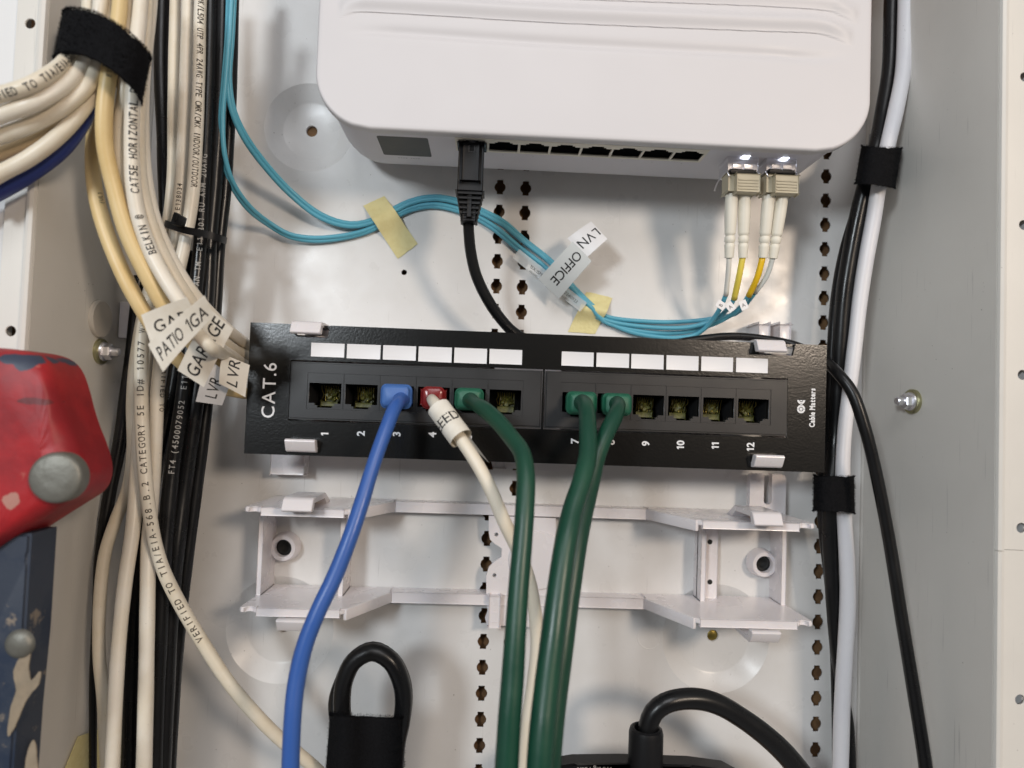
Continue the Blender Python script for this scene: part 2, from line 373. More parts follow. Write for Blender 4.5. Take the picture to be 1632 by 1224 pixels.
def chip(m, x, z, a, b_, col):
    nt = m.node_tree; N = nt.nodes; L = nt.links; B = N['Principled BSDF']; src = B.inputs['Base Color'].links[0].from_socket
    t = N.new('ShaderNodeTexCoord'); n = N.new('ShaderNodeTexNoise'); n.inputs['Scale'].default_value = 220; n.inputs['Detail'].default_value = 5; L.new(t.outputs['Object'], n.inputs['Vector'])
    mp = N.new('ShaderNodeMapping'); mp.inputs['Location'].default_value = (-x*MM/(a*MM), 0, -z*MM/(b_*MM)); mp.inputs['Scale'].default_value = (1/(a*MM), 0, 1/(b_*MM)); L.new(t.outputs['Object'], mp.inputs[0])
    d = N.new('ShaderNodeVectorMath'); d.operation = 'LENGTH'; L.new(mp.outputs[0], d.inputs[0])
    ad = N.new('ShaderNodeMath'); ad.operation = 'MULTIPLY_ADD'; L.new(n.outputs['Fac'], ad.inputs[0]); ad.inputs[1].default_value = 1.3; L.new(d.outputs['Value'], ad.inputs[2])
    r = N.new('ShaderNodeMapRange'); r.inputs[1].default_value = 1.62; r.inputs[2].default_value = 1.70; r.inputs[3].default_value = 1; r.inputs[4].default_value = 0; L.new(ad.outputs[0], r.inputs[0])
    x_ = N.new('ShaderNodeMix'); x_.data_type = 'RGBA'; L.new(r.outputs[0], x_.inputs[0]); L.new(src, x_.inputs[6]); x_.inputs[7].default_value = (*col, 1); L.new(x_.outputs[2], B.inputs['Base Color'])
M['redpaint'] = worn('worn_red_cap', (.36, .010, .014), (.24, .006, .010), (.42, .10, .08), 38, .38, .56, .5)
M['bluepaint'] = worn('scuffed_blue_rail', (.013, .024, .050), (.03, .040, .062), (.22, .18, .14), 45, .42, .52, .6)

for (a_, b_, r1, r2, c_) in ((32, 573, 6.0, 1.9, (.035, .045, .075)), (40, 581, 3.2, 2.2, (.035, .045, .075)), (22, 797, 3.0, 2.8, (.42, .20, .16)), (118, 612, 1.6, 2.0, (.45, .14, .11)), (60, 640, 5, 1.2, (.12, .01, .012))):
    x_, z_ = Q(a_, b_, 109); chip(M['redpaint'], x_, z_, r1, r2, c_)

# ------------------------------------------------------------------ the setting behind the cabinet
box('wall_backing', -420, 420, -420, 420, -16, -6.5, M['wood'], None, 0, False)['kind'] = 'structure'

# ------------------------------------------------------------------ the cabinet
XL = Q(218, 650, 0)[0]; XR = Q(1373, 650, 0)[0]
cab = thing('wiring_cabinet', 'white enamelled steel wall cabinet with keyhole columns in its back sheet', 'cabinet', at=V(0, -160, 0))
def keyhole(x, z, r=2.85, nub=1.55, ext=3.75):
    a = math.asin(nub/r); o = []
    for i in range(11): t = -math.pi/2+a+(math.pi-2*a)*i/10; o.append((x+r*math.cos(t), z+r*math.sin(t)))
    o += [(x+nub, z+ext), (x-nub, z+ext)]
    for i in range(11): t = math.pi/2+a+(math.pi-2*a)*i/10; o.append((x+r*math.cos(t), z+r*math.sin(t)))
    o += [(x-nub, z-ext), (x+nub, z-ext)]
    return o
holes = []
kz0 = Q(797, 298, 0)[1]
for (px, py) in ((797, 298), (838, 299), (1317, 281), (293, 281)):
    x = Q(px, py, 0)[0] if px > 300 else -Q(1317, 281, 0)[0]+2*Q(803, 600, 0)[0]
    z0 = Q(px if px > 300 else 1317, py, 0)[1]
    if px > 300 and px < 1000: z0 = kz0 if px < 810 else kz0
    for k in range(-10, 30):
        z = z0-12.62*k
        if abs(z) < 200: holes.append(keyhole(x, z))
dimples = [(493, 203, 22.5, 14), (1141, 1018, 27, 18.0), (446, 1004, 26, 17)]
dimp = []
for px, py, ro, ri in dimples:
    x, z = Q(px, py, 0); dimp.append((x, z, ro, ri)); holes.append(circle(x, z, ro, 48))
sx_, sz_ = Q(644, 434, 0); holes.append(circle(sx_, sz_, 1.4, 16))
# drop keyholes that a pressed recess would cut through
holes = [h for h in holes if len(h) >= 48 or len(h) == 16 or all(math.hypot(sum(p[0] for p in h)/len(h)-x, sum(p[1] for p in h)/len(h)-z) > ro+4 for x, z, ro, ri in dimp)]
bm = sheet([(XL, -210), (XR, -210), (XR, 210), (XL, 210)], holes, -1.2, 0)
bm_obj('back_sheet', bm, M['steel'], cab)
for i, (x, z, ro, ri) in enumerate(dimp):
    bm = bmesh.new(); add_lathe(bm, face_out(x, z, 0), [(ro+.02, 0), (ro-.4, -.3), (ri+.8, -4.2), (ri, -4.6), (2.9, -4.65), (2.75, -5), (2.75, -6)], 64, False, False)
    bm_obj('pressed_recess', bm, M['steel'], cab, True, 50)
    if i == 1:
        bm = bmesh.new(); add_lathe(bm, face_out(x, z, -6.3), [(2.6, 0), (2.6, .8), (1.9, 1.2)], 24); bm_obj('screw', bm, M['gold'], cab, True, 40)
for px, py, r in ((565, 985, 5.6), (1035, 1015, 6)):
    x, z = Q(px, py, 0); bm = bmesh.new()
    add_lathe(bm, face_out(x, z, -.05), [(r+.35, 0), (r+.12, .14), (r-.12, .14), (r-.35, 0)], 48, False, False); bm_obj('knockout_ring', bm, M['steel'], cab, True)

DEP = 83.0
# side walls run from the back sheet to the front lip
def prism(name, prof, z0, z1, m, parent, closed=True):       # prof: [(x, h)] swept up and down
    bm = bmesh.new(); a = [bm.verts.new(V(x, z0, h)) for x, h in prof]; b = [bm.verts.new(V(x, z1, h)) for x, h in prof]
    n = len(prof)
    for i in range(n): bm.faces.new((a[i], a[(i+1) % n], b[(i+1) % n], b[i]))
    bm.faces.new(a[::-1]); bm.faces.new(b)
    return bm_obj(name, bm, m, parent, False)
xl = Q(52, 450, DEP)[0]; xr = Q(1586, 650, DEP)[0]
def wall_profile(xb, xf, s):      # s = +1 on the right side (the wall lies outside xf)
    return [(xb, -1.2), (xb, 1.0), (xb+s*.5, 2.0), (xf, DEP), (xf+s*1.2, DEP), (xb+s*2.2, -1.2)]
prism('side_wall', wall_profile(XL, xl, -1), -230, 230, M['wallsteel'], cab)
prism('side_wall', wall_profile(XR, xr, 1), -230, 230, M['wallsteel'], cab)
# front lips with a rolled edge, screw holes through the flat
def lip(xf, s, flat, hz, z0, z1, hx):
    bm = bmesh.new()
    prof = [(xf+s*1.25, DEP-1.5), (xf+s*.1, DEP+.4), (xf+s*.5, DEP+1.5), (xf+s*1.6, DEP+2.0), (xf+s*2.8, DEP+1.7), (xf+s*3.3, DEP+.6), (xf+s*3.4, DEP-1.5)]
    a = [bm.verts.new(V(x, z0, h)) for x, h in prof]; b = [bm.verts.new(V(x, z1, h)) for x, h in prof]; n = len(prof)
    for i in range(n): bm.faces.new((a[i], a[(i+1) % n], b[(i+1) % n], b[i]))
    bm.faces.new(a[::-1]); bm.faces.new(b)
    hs = [[(x, z*1.0) for x, z in circle(hx, z, 2.0, 20)] for z in hz if z0+3 < z < z1-3]
    xa, xb = sorted((xf+s*3.4, xf+s*flat)); b2 = sheet([(xa, z0), (xb, z0), (xb, z1), (xa, z1)], hs, DEP-2.2, DEP-1.0); merge(bm, b2)
    return bm_obj('front_lip', bm, M['wallsteel'], cab)
hzl = [Q(45, 35, DEP)[1], Q(10, 527, DEP)[1]]; hxl = Q(45, 35, DEP)[0]
lip(xl, -1, 12.5, hzl, -230, 230, hxl)
zs = Q(1600, 877, DEP)[1]
hzr = [Q(1628, y, DEP)[1] for y in (120, 357, 597, 842, 1117)]; hxr = Q(1628, 597, DEP)[0]+1.3
lip(xr, 1, 14, hzr, zs+.12, 230, hxr); lip(xr, 1, 14, hzr, -230, zs-.12, hxr)
bm = bmesh.new(); add_box(bm, xl-240, xl-12.5, -230, 230, DEP-9, DEP-4); add_box(bm, xr+14, xr+240, -230, 230, DEP-9, DEP-4)
box('wall_left', xl-240, xl-12.6, -230, 230, DEP-9, DEP-3, M['drywall'], None, 0)['kind'] = 'structure'; bm.free()
box('wall_right', xr+14.1, xr+240, -230, 230, DEP-9, DEP-3, M['drywall'], None, 0)['kind'] = 'structure'
# hex bolts on the side walls
def bolt(px, py, side):
    xw0, xw1 = (XL, xl) if side < 0 else (XR, xr)
    h = 40.0
    for _ in range(12):
        xx = xw0+(xw1-xw0)*h/DEP; z, h = on_x(px, py, xx)
    xx = xw0+(xw1-xw0)*h/DEP; n = Vector((-side, 0, 0)); n = Vector((-side*1.0, -(xw1-xw0)*side/DEP*side*side, 0))
    wd = Vector(((xw1-xw0), -DEP, 0)).normalized(); nn = Vector((0, 0, 1)).cross(wd).normalized()
    if nn.x*side > 0: nn = -nn
    m = frame_mtx(V(xx, z, h), (0, 0, 1), nn.cross(Vector((0, 0, 1))))
    if (m.to_3x3() @ Vector((0, 0, 1))).dot(nn) < 0: m = frame_mtx(V(xx, z, h), (0, 0, 1), -(nn.cross(Vector((0, 0, 1)))))
    bm = bmesh.new(); add_lathe(bm, m, [(5.6, -.5), (5.6, 1.0), (5.2, 1.4), (2, 1.5)], 40, True, True)
    w = bm_obj('washer', bm, M['zincy'], cab, True, 40)
    bm = bmesh.new(); add_lathe(bm, m, [(3.6, 1.4), (3.6, 4.6), (3.1, 5.1)], 6); 
    add_lathe(bm, m, [(4.3, 1.4), (4.1, 2.2), (3.3, 2.4)], 32, False, True)
    add_lathe(bm, m, [(2.0, 5.0), (2.0, 7.6), (1.5, 8.2)], 20, False, True)
    o = bm_obj('hex_bolt', bm, M['zinc'], cab, False)
    return m, xx, z, h
bolt(160, 560, -1); bolt(1455, 640, 1)

# ------------------------------------------------------------------ plastic mounting brackets (the lower one empty)
BX0 = Q(378, 975, 41)[0]; BX1 = Q(545, 985, 41)[0]; BX2 = Q(1117, 835, 41)[0]; BX3 = Q(1303, 845, 41)[0]
ZU = Q(460, 815, 41)[1]; ZL = Q(455, 976, 41)[1]
def bracket(zoff, label):
    t = thing('mounting_bracket', label, 'bracket', 'white plastic mounting brackets on the back sheet', at=V((BX0+BX3)/2, ZL+zoff, 0))
    A = M['abs']; hf = 39.0
    for zz, up in ((ZU, 1), (ZL, -1)):
        z = zz+zoff
        for (xa, xb, s) in ((BX0, BX1, 1), (BX3, BX2, -1)):   # xa outer end, xb inner end at the front
            # shelf plan: outer edge, front edge, slanting gusset back to the rail
            bx = xb+s*10
            pl = [(xa+s*2, .2), (xa, hf-1), (xa+s*.8, hf)] + [(xa+s*(4.3+2.3*math.cos(math.pi-math.pi*i/8)), hf-2.4*math.sin(math.pi*i/8)) for i in range(9)] + [(xb-s*1, hf), (xb+s*1, hf-1.5), (bx+s*7, 9), (bx+s*7, .2)]
            bm = bmesh.new(); a = [bm.verts.new(V(x, z-1.1, h)) for x, h in pl]; b = [bm.verts.new(V(x, z+1.1, h)) for x, h in pl]; n = len(pl)
            for i in range(n): bm.faces.new((a[i], a[(i+1) % n], b[(i+1) % n], b[i]))
            bm.faces.new(a[::-1]); bm.faces.new(b)
            bmesh.ops.bevel(bm, geom=[e for e in bm.edges if abs(e.verts[0].co.z-e.verts[1].co.z) < 1e-6], offset=.35*MM, segments=2, affect='EDGES')
            # front lip bead below the shelf
            add_box(bm, min(xa+s*7.5, xb-s*1.5), max(xa+s*7.5, xb-s*1.5), z-2.4, z+1.06, hf-2, hf+.25, .35)
            bm_obj('shelf', bm, A, t, True, 35)
            # hook holding a panel edge
            xc = xa+s*25; w = 6.4; zh = z+up*4.0
            prof = [(z+up*1.1, 14), (zh+up*2.4, 24), (zh+up*2.6, 40.5), (zh+up*2.6, 44.6), (zh+up*1.9, 46.2), (zh-up*2.4, 48.6), (zh-up*3.2, 47.6), (zh-up*2.9, 44.6), (zh+up*.6, 43.7), (zh+up*.4, 26), (z+up*1.1, 22)]
            bm = bmesh.new(); a = [bm.verts.new(V(xc-w, zq, h)) for zq, h in prof]; b = [bm.verts.new(V(xc+w, zq, h)) for zq, h in prof]; n = len(prof)
            for i in range(n): bm.faces.new((a[i], a[(i+1) % n], b[(i+1) % n], b[i]))
            bm.faces.new(a[::-1]); bm.faces.new(b)
            bmesh.ops.bevel(bm, geom=list(bm.edges), offset=.25*MM, segments=1, affect='EDGES')
            bm_obj('hook', bm, A, t, True, 30)
        # rail between the ends
        xa = BX1+16; xb = BX2-16
        bm = bmesh.new(); add_box(bm, xa, xb, z-1.0, z+1.0, .2, 8.6, .4); add_box(bm, xa, xb, z-3.9, z+1.2, 7.2, 9.1, .55)
        for x0_, x1_ in ((BX1+.5, xa+.4), (BX2-.5, xb-.4)):
            p0 = V(x0_, z-1.35, hf-1.2); p1 = V(x1_, z-1.35, 8.2); d_ = p1-p0; add_obox(bm, frame_mtx((p0+p1)/2, d_, (0, 0, 1)), d_.length/MM, 5.0, 1.8, .5)
        bm_obj('rail', bm, A, t, True, 35)
    zt, zb = ZU+zoff-1.1, ZL+zoff+1.1
    # uprights
    for x0, x1, hh in ((Q(436, 870, 2)[0]-1.4, Q(436, 870, 2)[0]+.6, 20), (Q(556, 870, 2)[0]-1, Q(556, 870, 2)[0]+1.2, 18)):
        box('upright', x0, x1, zb, zt, .2, hh, A, t, .4)
    bm = bmesh.new(); x0 = Q(1114, 900, 8)[0]; x1 = Q(1146, 900, 8)[0]; add_box(bm, x0, x1, zb, zt, .2, 5.4, .5); add_box(bm, x0, x0+2.2, zb, zt, 5.2, 11, .5)
    bm_obj('upright', bm, A, t, True, 35)
    for yy in (864, 928):
        x, z = Q(1132, yy, 6); bm = bmesh.new(); add_lathe(bm, face_out(x, z+zoff, 5.43), [(1.25, 0), (1.25, .06)], 20, False, True); bm_obj('pin_hole', bm, M['dark'], t)
    xq = Q(1232, 900, 2)[0]
    box('upright', xq-1, xq+1.0, zb, zt, .2, 14, A, t, .4)
    # screw bosses with black screw wells
    for px, py in ((452, 873), (1217, 899)):
        x, z = Q(px, py, 5); z += zoff
        bm = bmesh.new(); add_lathe(bm, face_out(x, z, .2), [(7.2, 0), (6.4, 5.5), (5.9, 6.2), (4.2, 6.2), (4.0, 5.6), (3.9, .4)], 40, False, False); bm_obj('screw_boss', bm, A, t, True, 50)
        bm = bmesh.new(); add_lathe(bm, face_out(x, z, 3.4), [(3.95, 0), (3.9, .1), (2.4, .2), (2.1, -1.2)], 24, False, True); bm_obj('screw_well', bm, M['dark'], t, True)
    # scalloped centre plate
    pl = [(779, 822), (886, 826), (884, 1002), (776, 996), (773, 985), (777, 975), (775, 944), (775, 918), (779, 904), (788, 895), (799, 888), (800, 874), (789, 867), (781, 860), (779, 850)]
    pts = [Q(a, b, 9) for a, b in pl]; pts = [(x, z+zoff) for x, z in pts]
    hs = [circle(*Q(791, 852, 9), 1.0, 14), circle(*Q(788, 917, 9), 1.0, 14)]; hs = [[(x, z+zoff) for x, z in h] for h in hs]
    bm = sheet(pts, hs, 6.8, 9.0)
    x, z = Q(857, 893, 9); add_lathe(bm, face_out(x, z+zoff, 9), [(14, -.2), (14, .7), (13.6, 1.0)], 48, False, True)
    x, z = Q(788, 970, 9); add_box(bm, x-2.6, x+2.6, z+zoff-8, z+zoff+7, 8.8, 12.5, .8); add_box(bm, x-1.4, x+1.4, z+zoff-5.5, z+zoff-5.0, 12.4, 12.8)
    add_box(bm, x-1.4, x+1.4, z+zoff-1, z+zoff-.5, 12.4, 12.8)
    bm_obj('centre_plate', bm, A, t, True, 30)
    return t
bracket(0, 'empty white plastic bracket below the black patch panel, its screw wells open')
DZ = Q(460, 620, 41)[1]-Q(460, 900, 41)[1]
ub = bracket(DZ, 'white plastic bracket hooked round the edges of the black patch panel')
# slotted tab above the right-hand end of the empty bracket, and a plain one at the left
x, z = Q(1225, 795, 10)
o = [(x-9, z-12)]+[(x+9, z-12)]+[(x+9-2*(1-math.cos(a)), z+12+2*math.sin(a)) for a in (0, .8, 1.57)]+[(x+2.0, z+14), (x+2.0, z+13.4)]
slot = [(x+2.0, z+12), (x+2, z-1)]+[(x+2.0*math.cos(a), z-1-2.0*math.sin(a)) for a in [math.pi*i/8 for i in range(1, 8)]]+[(x-2, z-1), (x-2, z+12)]
outl = [(x-9, z-12), (x+9, z-12)]+[(x+9-2+2*math.cos(a), z+10+2*math.sin(a)) for a in (0, .8, 1.57)]+[(x+3.4, z+12)]+slot+[(x-3.4, z+12)]+[(x-7+2*math.cos(a), z+10+2*math.sin(a)) for a in (1.57, 2.36, 3.14)]
bm = sheet(outl, [], 5, 9); bm_obj('slotted_tab', bm, M['abs'], ub, True, 30)
x, z = Q(457, 742, 10)
bm = bmesh.new(); add_box(bm, x-8, x+8, z-4.5, z+5, .2, 9, .6); bm_obj('plain_tab', bm, M['abs'], ub, True, 35)
for px in (1217, 1250):
    x, z = Q(px, 524, 12); bm = bmesh.new(); add_box(bm, x-2.8, x+2.8, z-6, z+2, .2, 12, 1.4, ); bm_obj('lug', bm, M['abs'], ub, True, 35)

# ------------------------------------------------------------------ patch panel
PH = 43.0
c = [Q(398, 515, PH), Q(1319, 549, PH), Q(1313, 752, PH), Q(390, 724, PH)]
px0, px1 = (c[0][0]+c[3][0])/2, (c[1][0]+c[2][0])/2; pz1 = (c[0][1]+c[1][1])/2; pz0 = (c[2][1]+c[3][1])/2
panel = thing('patch_bay', 'black twelve-port patch panel marked CAT.6 with six cords plugged in', 'patch panel', at=V((px0+px1)/2, pz0, PH))
def qx(px, py=640): return Q(px, py, PH)[0]
def qz(px, py): return Q(px, py, PH)[1]
f1 = (qx(463, 625), qx(863, 637)); f2 = (qx(868, 637), qx(1253, 650))
fz1 = (qz(463, 575)+qz(863, 592))/2; fz0 = (qz(463, 668)+qz(863, 681))/2
nt_l = (qx(464), qx(517)); nt_r = (qx(1205), qx(1262))
ol = [(px0, pz0), (nt_l[0]-2, pz0), (nt_l[0]-1, pz0+.01), (px1, pz0), (px1, pz1)]
for a, b in (nt_r, nt_l): ol += [(b+1.2, pz1), (b, pz1-5.2), (a+1, pz1-5.2), (a-.4, pz1)]
ol += [(px0, pz1)]
def rect(x0, x1, z0, z1): return [(x0, z0), (x1, z0), (x1, z1), (x0, z1)]
bm = sheet(ol, [rect(f1[0]-.55, f1[1]+.3, fz0-.75, fz1+.75), rect(f2[0]-.3, f2[1]+.55, fz0-.75, fz1+.75)], PH-1.6, PH)
add_box(bm, px0, px1, pz1-1.3, pz1-.03, PH-9, PH-1.62); add_box(bm, px0, px1, pz0+.03, pz0+1.3, PH-9, PH-1.62)
bm_obj('face_plate', bm, M['powder'], panel)
pit = (qx(833, 650)-qx(489.5, 640))/6
NX1 = qx(489.5, 640); NX2 = qx(892, 650); jz1 = fz1-4.6; jz0 = fz0+4.6
slots = []
for (fx0, fx1, nx) in ((f1[0], f1[1], NX1), (f2[0], f2[1], NX2)):
    hs = [rect(nx+pit*i+.12, nx+pit*(i+1)-.12, jz0, jz1) for i in range(6)]
    bm = sheet(rect(fx0, fx1, fz0, fz1), hs, PH-1.5, PH+1.5)
    bmesh.ops.bevel(bm, geom=[e for e in bm.edges if all(v.co.y < -(PH+1.4)*MM for v in e.verts) and (all(abs(v.co.x-fx0*MM) < 1e-5 for v in e.verts) or all(abs(v.co.x-fx1*MM) < 1e-5 for v in e.verts) or all(abs(v.co.z-fz0*MM) < 1e-5 for v in e.verts) or all(abs(v.co.z-fz1*MM) < 1e-5 for v in e.verts))], offset=.7*MM, segments=2, affect='EDGES')
    bm_obj('port_frame', bm, M['frameblk'], panel, True, 30)
    # socket housings
    for i in range(6):
        x0 = nx+pit*i+.14; x1 = nx+pit*(i+1)-.14; xc = (x0+x1)/2; hw = 6.9; zt = jz1-4.3; zb = jz0+2.6
        op = [(xc-hw, zt), (xc-hw, zb), (xc-hw+2.6, zb), (xc-hw+2.6, zb-.95), (xc-hw+3.7, zb-.95), (xc-hw+3.7, zb-1.9), (xc+hw-3.7, zb-1.9), (xc+hw-3.7, zb-.95), (xc+hw-2.6, zb-.95), (xc+hw-2.6, zb), (xc+hw, zb), (xc+hw, zt)]
        bm = sheet(rect(x0, x1, jz0+.05, jz1-.05), [op], PH-1.2, PH+1.25)
        # liner box open towards the viewer
        lx0, lx1, lz0, lz1, hb = xc-hw-.25, xc+hw+.25, zb-2.2, zt+.25, PH-18
        v = [bm.verts.new(V(*p)) for p in ((lx0, lz0, PH-1.1), (lx1, lz0, PH-1.1), (lx1, lz1, PH-1.1), (lx0, lz1, PH-1.1), (lx0, lz0, hb), (lx1, lz0, hb), (lx1, lz1, hb), (lx0, lz1, hb))]
        for a, b, c_, d in ((0, 1, 5, 4), (1, 2, 6, 5), (2, 3, 7, 6), (3, 0, 4, 7), (4, 5, 6, 7)): bm.faces.new((v[a], v[b], v[c_], v[d]))
        j = bm_obj('jack', bm, M['frameblk'], panel, False)
        slots.append((xc, (zt+zb)/2))
        bm = bmesh.new()
        r1, r2 = random.uniform(-.6, .6), random.uniform(-.4, .4)
        add_box(bm, xc-3.6+r1, xc+3.8+r1, zb-1.2, zb+1.2+r2, PH-17, PH-8, .6); add_box(bm, xc-2.2, xc+4.2+r1, zb+.6, zt-1.6+r2, PH-17.5, PH-10.5, .8)
        b = bmesh.new(); bmesh.ops.create_icosphere(b, subdivisions=3, radius=1)
        for v in b.verts:
            k = 1+.35*math.sin(v.co.x*5+i)*math.cos(v.co.z*6-i); v.co = V(xc+.8+r1+v.co.x*3.0*k, (zb+zt)/2-.6+v.co.z*2.6*k, PH-10.5-v.co.y*2.0*k)
        merge(bm, b)
        cc = bm_obj('circuit_board', bm, M['olive'], None, True, 40)
        cc.parent = j; cc.matrix_parent_inverse = Matrix.Translation(-Vector(panel.location)) 
        cc.matrix_parent_inverse = (Matrix.Translation(Vector((0, 0, 0)))) 
        bm = bmesh.new()
        for k in range(8):
            xx = xc-3.2+k*1.02; dx = random.uniform(-.25, .5)
            dx = random.uniform(-.5, .7); dh = random.uniform(-1.2, 1.0)
            a, b = spline([V(xx, zt-.8, PH-6), V(xx+dx*.4, zt-3.0, PH-7.4+dh), V(xx-dx, zt-4.6+dh*.8, PH-8.4+dh), V(xx+dx, zb+1.8+dh*.6, PH-9)], [.15]*4, .7); tube_bm(bm, a, b, 6)
        cw = bm_obj('contact_wires', bm, M['gold'], None, True)
        for q in (cc, cw): q.parent = j; q.matrix_parent_inverse = Matrix.Identity(4)
        j_off = -Vector(panel.location)
# write-on strips
for k, (a, b, y0, y1) in enumerate([(496, 549, 547, 569), (553, 606.5, 549, 572), (610.5, 663, 551, 574), (667, 720, 553, 577), (724, 776, 555, 579), (780, 832, 557, 580.5),
                  (895, 946, 561, 583.5), (950.5, 1002.5, 563, 585.5), (1006, 1057.5, 565, 588), (1062, 1113, 567, 590), (1117.5, 1168, 569, 592), (1173, 1223.5, 571, 594)]):
    xm = (a+b)/2; za = qz(xm, y0); zb_ = qz(xm, y1)
    zt_ = pz1-6.9; box('write_on_strip', qx(a, (y0+y1)/2), qx(b, (y0+y1)/2), za, zb_, PH-.2, PH+.18, M['card'], panel, .05)
def up_text(bm, txt, px, py, size, bold=0, xs=1.0, h=PH+.06, track=.08):
    x, z = Q(px, py, h); flat_text(bm, txt, frame_mtx(V(x, z, h), (0, 0, 1), (-1, 0, 0)), size, bold, None, True, xs, track)
bm = bmesh.new()
for n, px, py in ((1, 517.5, 691), (2, 575, 690), (3, 632, 691), (4, 689, 692), (5, 746, 695), (6, 806, 697), (7, 916, 702), (8, 973.5, 704), (9, 1029, 706), (10, 1084.5, 708), (11, 1140, 709.5), (12, 1196, 711)):
    up_text(bm, str(n), px, py, 3.2, .03, .98, track=.10)
bm_obj('port_numbers', bm, M['print'], panel)
bm = bmesh.new(); up_text(bm, 'CAT.6', 428.5, 620, 5.6, .006, .98, track=.14); bm_obj('category_lettering', bm, M['print'], panel)
bm = bmesh.new(); up_text(bm, 'Cable Matters', 1294.5, 649.5, 2.35, .045, .74)
def ring(bm, x, z, r0, r1, a0, a1, h, n=22):
    va = []; 
    for i in range(n+1):
        t = math.radians(a0+(a1-a0)*i/n); va.append((bm.verts.new(V(x+r0*math.cos(t), z+r0*math.sin(t), h)), bm.verts.new(V(x+r1*math.cos(t), z+r1*math.sin(t), h))))
    for p, q in zip(va, va[1:]): bm.faces.new((p[0], p[1], q[1], q[0]))
x, z = Q(1276.6, 652, PH); hh = PH+.06
ring(bm, x, z, 1.0, 1.85, 4, 176, hh); ring(bm, x, z, 1.0, 1.85, 184, 356, hh); ring(bm, x, z, .01, .72, 0, 360, hh)
ring(bm, x, z+4.0, .85, 1.8, 180, 360, hh); ring(bm, x, z+4.0, .01, .55, 180, 360, hh); ring(bm, x, z+2.05, .01, .5, 0, 360, hh)
bm_obj('brand_mark', bm, M['print'], panel)

# ------------------------------------------------------------------ network switch
SH = 62.0
sx0 = Q(506, 130, SH)[0]; sx1 = Q(1385, 130, SH)[0]; sz0 = Q(900, 216, SH)[1]; sz1 = sz0+125; R = 22.0
sw = thing('network_switch', 'white eight-port network switch with rounded corners and a small grey display', 'network switch', at=V((sx0+sx1)/2, sz0, 20))
# cover: relief grid with wave-shaped steps
def gl(pts): return [Q(a, b, SH) for a, b in pts]
def line(poly, n=60):
    ps = [Vector((x, z, 0)) for x, z in poly]; a, b = spline(ps, [1]*len(ps), 2000); 
    out = []
    for i in range(len(ps)-1):
        for k in range(14):
            t = k/14; p0 = ps[max(i-1, 0)]; p1 = ps[i]; p2 = ps[i+1]; p3 = ps[min(i+2, len(ps)-1)]
            out.append(.5*((2*p1)+(p2-p0)*t+(2*p0-5*p1+4*p2-p3)*t*t+(3*p1-p0-3*p2+p3)*t*t*t))
    out.append(ps[-1]); return [(p.x, p.y) for p in out]
G1 = line(gl([(541, 30), (556, 23), (585, 20), (700, 26), (880, 37), (1200, 50), (1290, 53), (1325, 60), (1357, 74)]))
G0 = line(gl([(540, -16), (560, -20), (620, -16), (880, -2), (1200, 10), (1310, 17), (1340, 26), (1366, 39)]))
GM = line(gl([(540, -62), (560, -66), (620, -62), (880, -46), (1200, -34), (1310, -26), (1340, -18), (1366, -4)]))
G2 = line(gl([(545, 51), (600, 50), (700, 56), (880, 68), (1200, 85), (1280, 91), (1352, 93)]))
def at_line(L_, x):
    if x <= L_[0][0] or x >= L_[-1][0]: return None
    lo, hi = 0, len(L_)-1
    while hi-lo > 1:
        m = (lo+hi)//2
        if L_[m][0] <= x: lo = m
        else: hi = m
    a, b = L_[lo], L_[hi]; t = (x-a[0])/max(b[0]-a[0], 1e-9); return a[1]+(b[1]-a[1])*t
def fade(x, L_, w=9):
    return max(0, min(1, (x-L_[0][0])/w))*max(0, min(1, (L_[-1][0]-x)/w))
def relief(x, z):
    d = 0
    for L_ in (G1, G0, GM):
        zl = at_line(L_, x)
        if zl is None: continue
        t = z-zl; f = fade(x, L_)**.5
        if 0 <= t < 5:
            q_ = t/5; d += f*(.45*min(t/.08, 1)+1.5*q_*q_*(3-2*q_))
        elif 5 <= t < 9.3:
            q_ = (t-5)/4.3; d += f*1.95*(1-q_*q_*(3-2*q_))
    zl = at_line(G2, x)
    if zl is not None:
        t = z-zl; f = fade(x, G2, 22)
        d -= 1.05*f*math.exp(-(t/(1.7 if t < 0 else 2.4))**2)
    return d
zsv = []
z = 0.0
while z < 125: zsv.append(z); z += 1.2 if z < 25 else (.2 if z < 60 else 1.6)
zsv.append(125.0); NXg = 190
bm = bmesh.new(); grid = []; cxm = (sx0+sx1)/2; hwf = (sx1-sx0)/2
def hw_at(z):
    if z < R: return hwf-R+math.sqrt(max(R*R-(R-z)**2, 0))
    return hwf
for z in zsv:
    w = hw_at(z); row = []
    for i in range(NXg+1):
        u = -1+2*i/NXg; u = math.copysign(1-(1-abs(u))**1.0, u); x = cxm+u*w; zz = sz0+z
        row.append(bm.verts.new(V(x, zz, SH+relief(x, zz))))
    grid.append(row)
for a, b in zip(grid, grid[1:]):
    for i in range(NXg): bm.faces.new((a[i], a[i+1], b[i+1], b[i]))
loop = [grid[0][i] for i in range(NXg+1)]+[g[-1] for g in grid[1:]]+[grid[-1][i] for i in range(NXg-1, -1, -1)]+[g[0] for g in grid[-2:0:-1]]
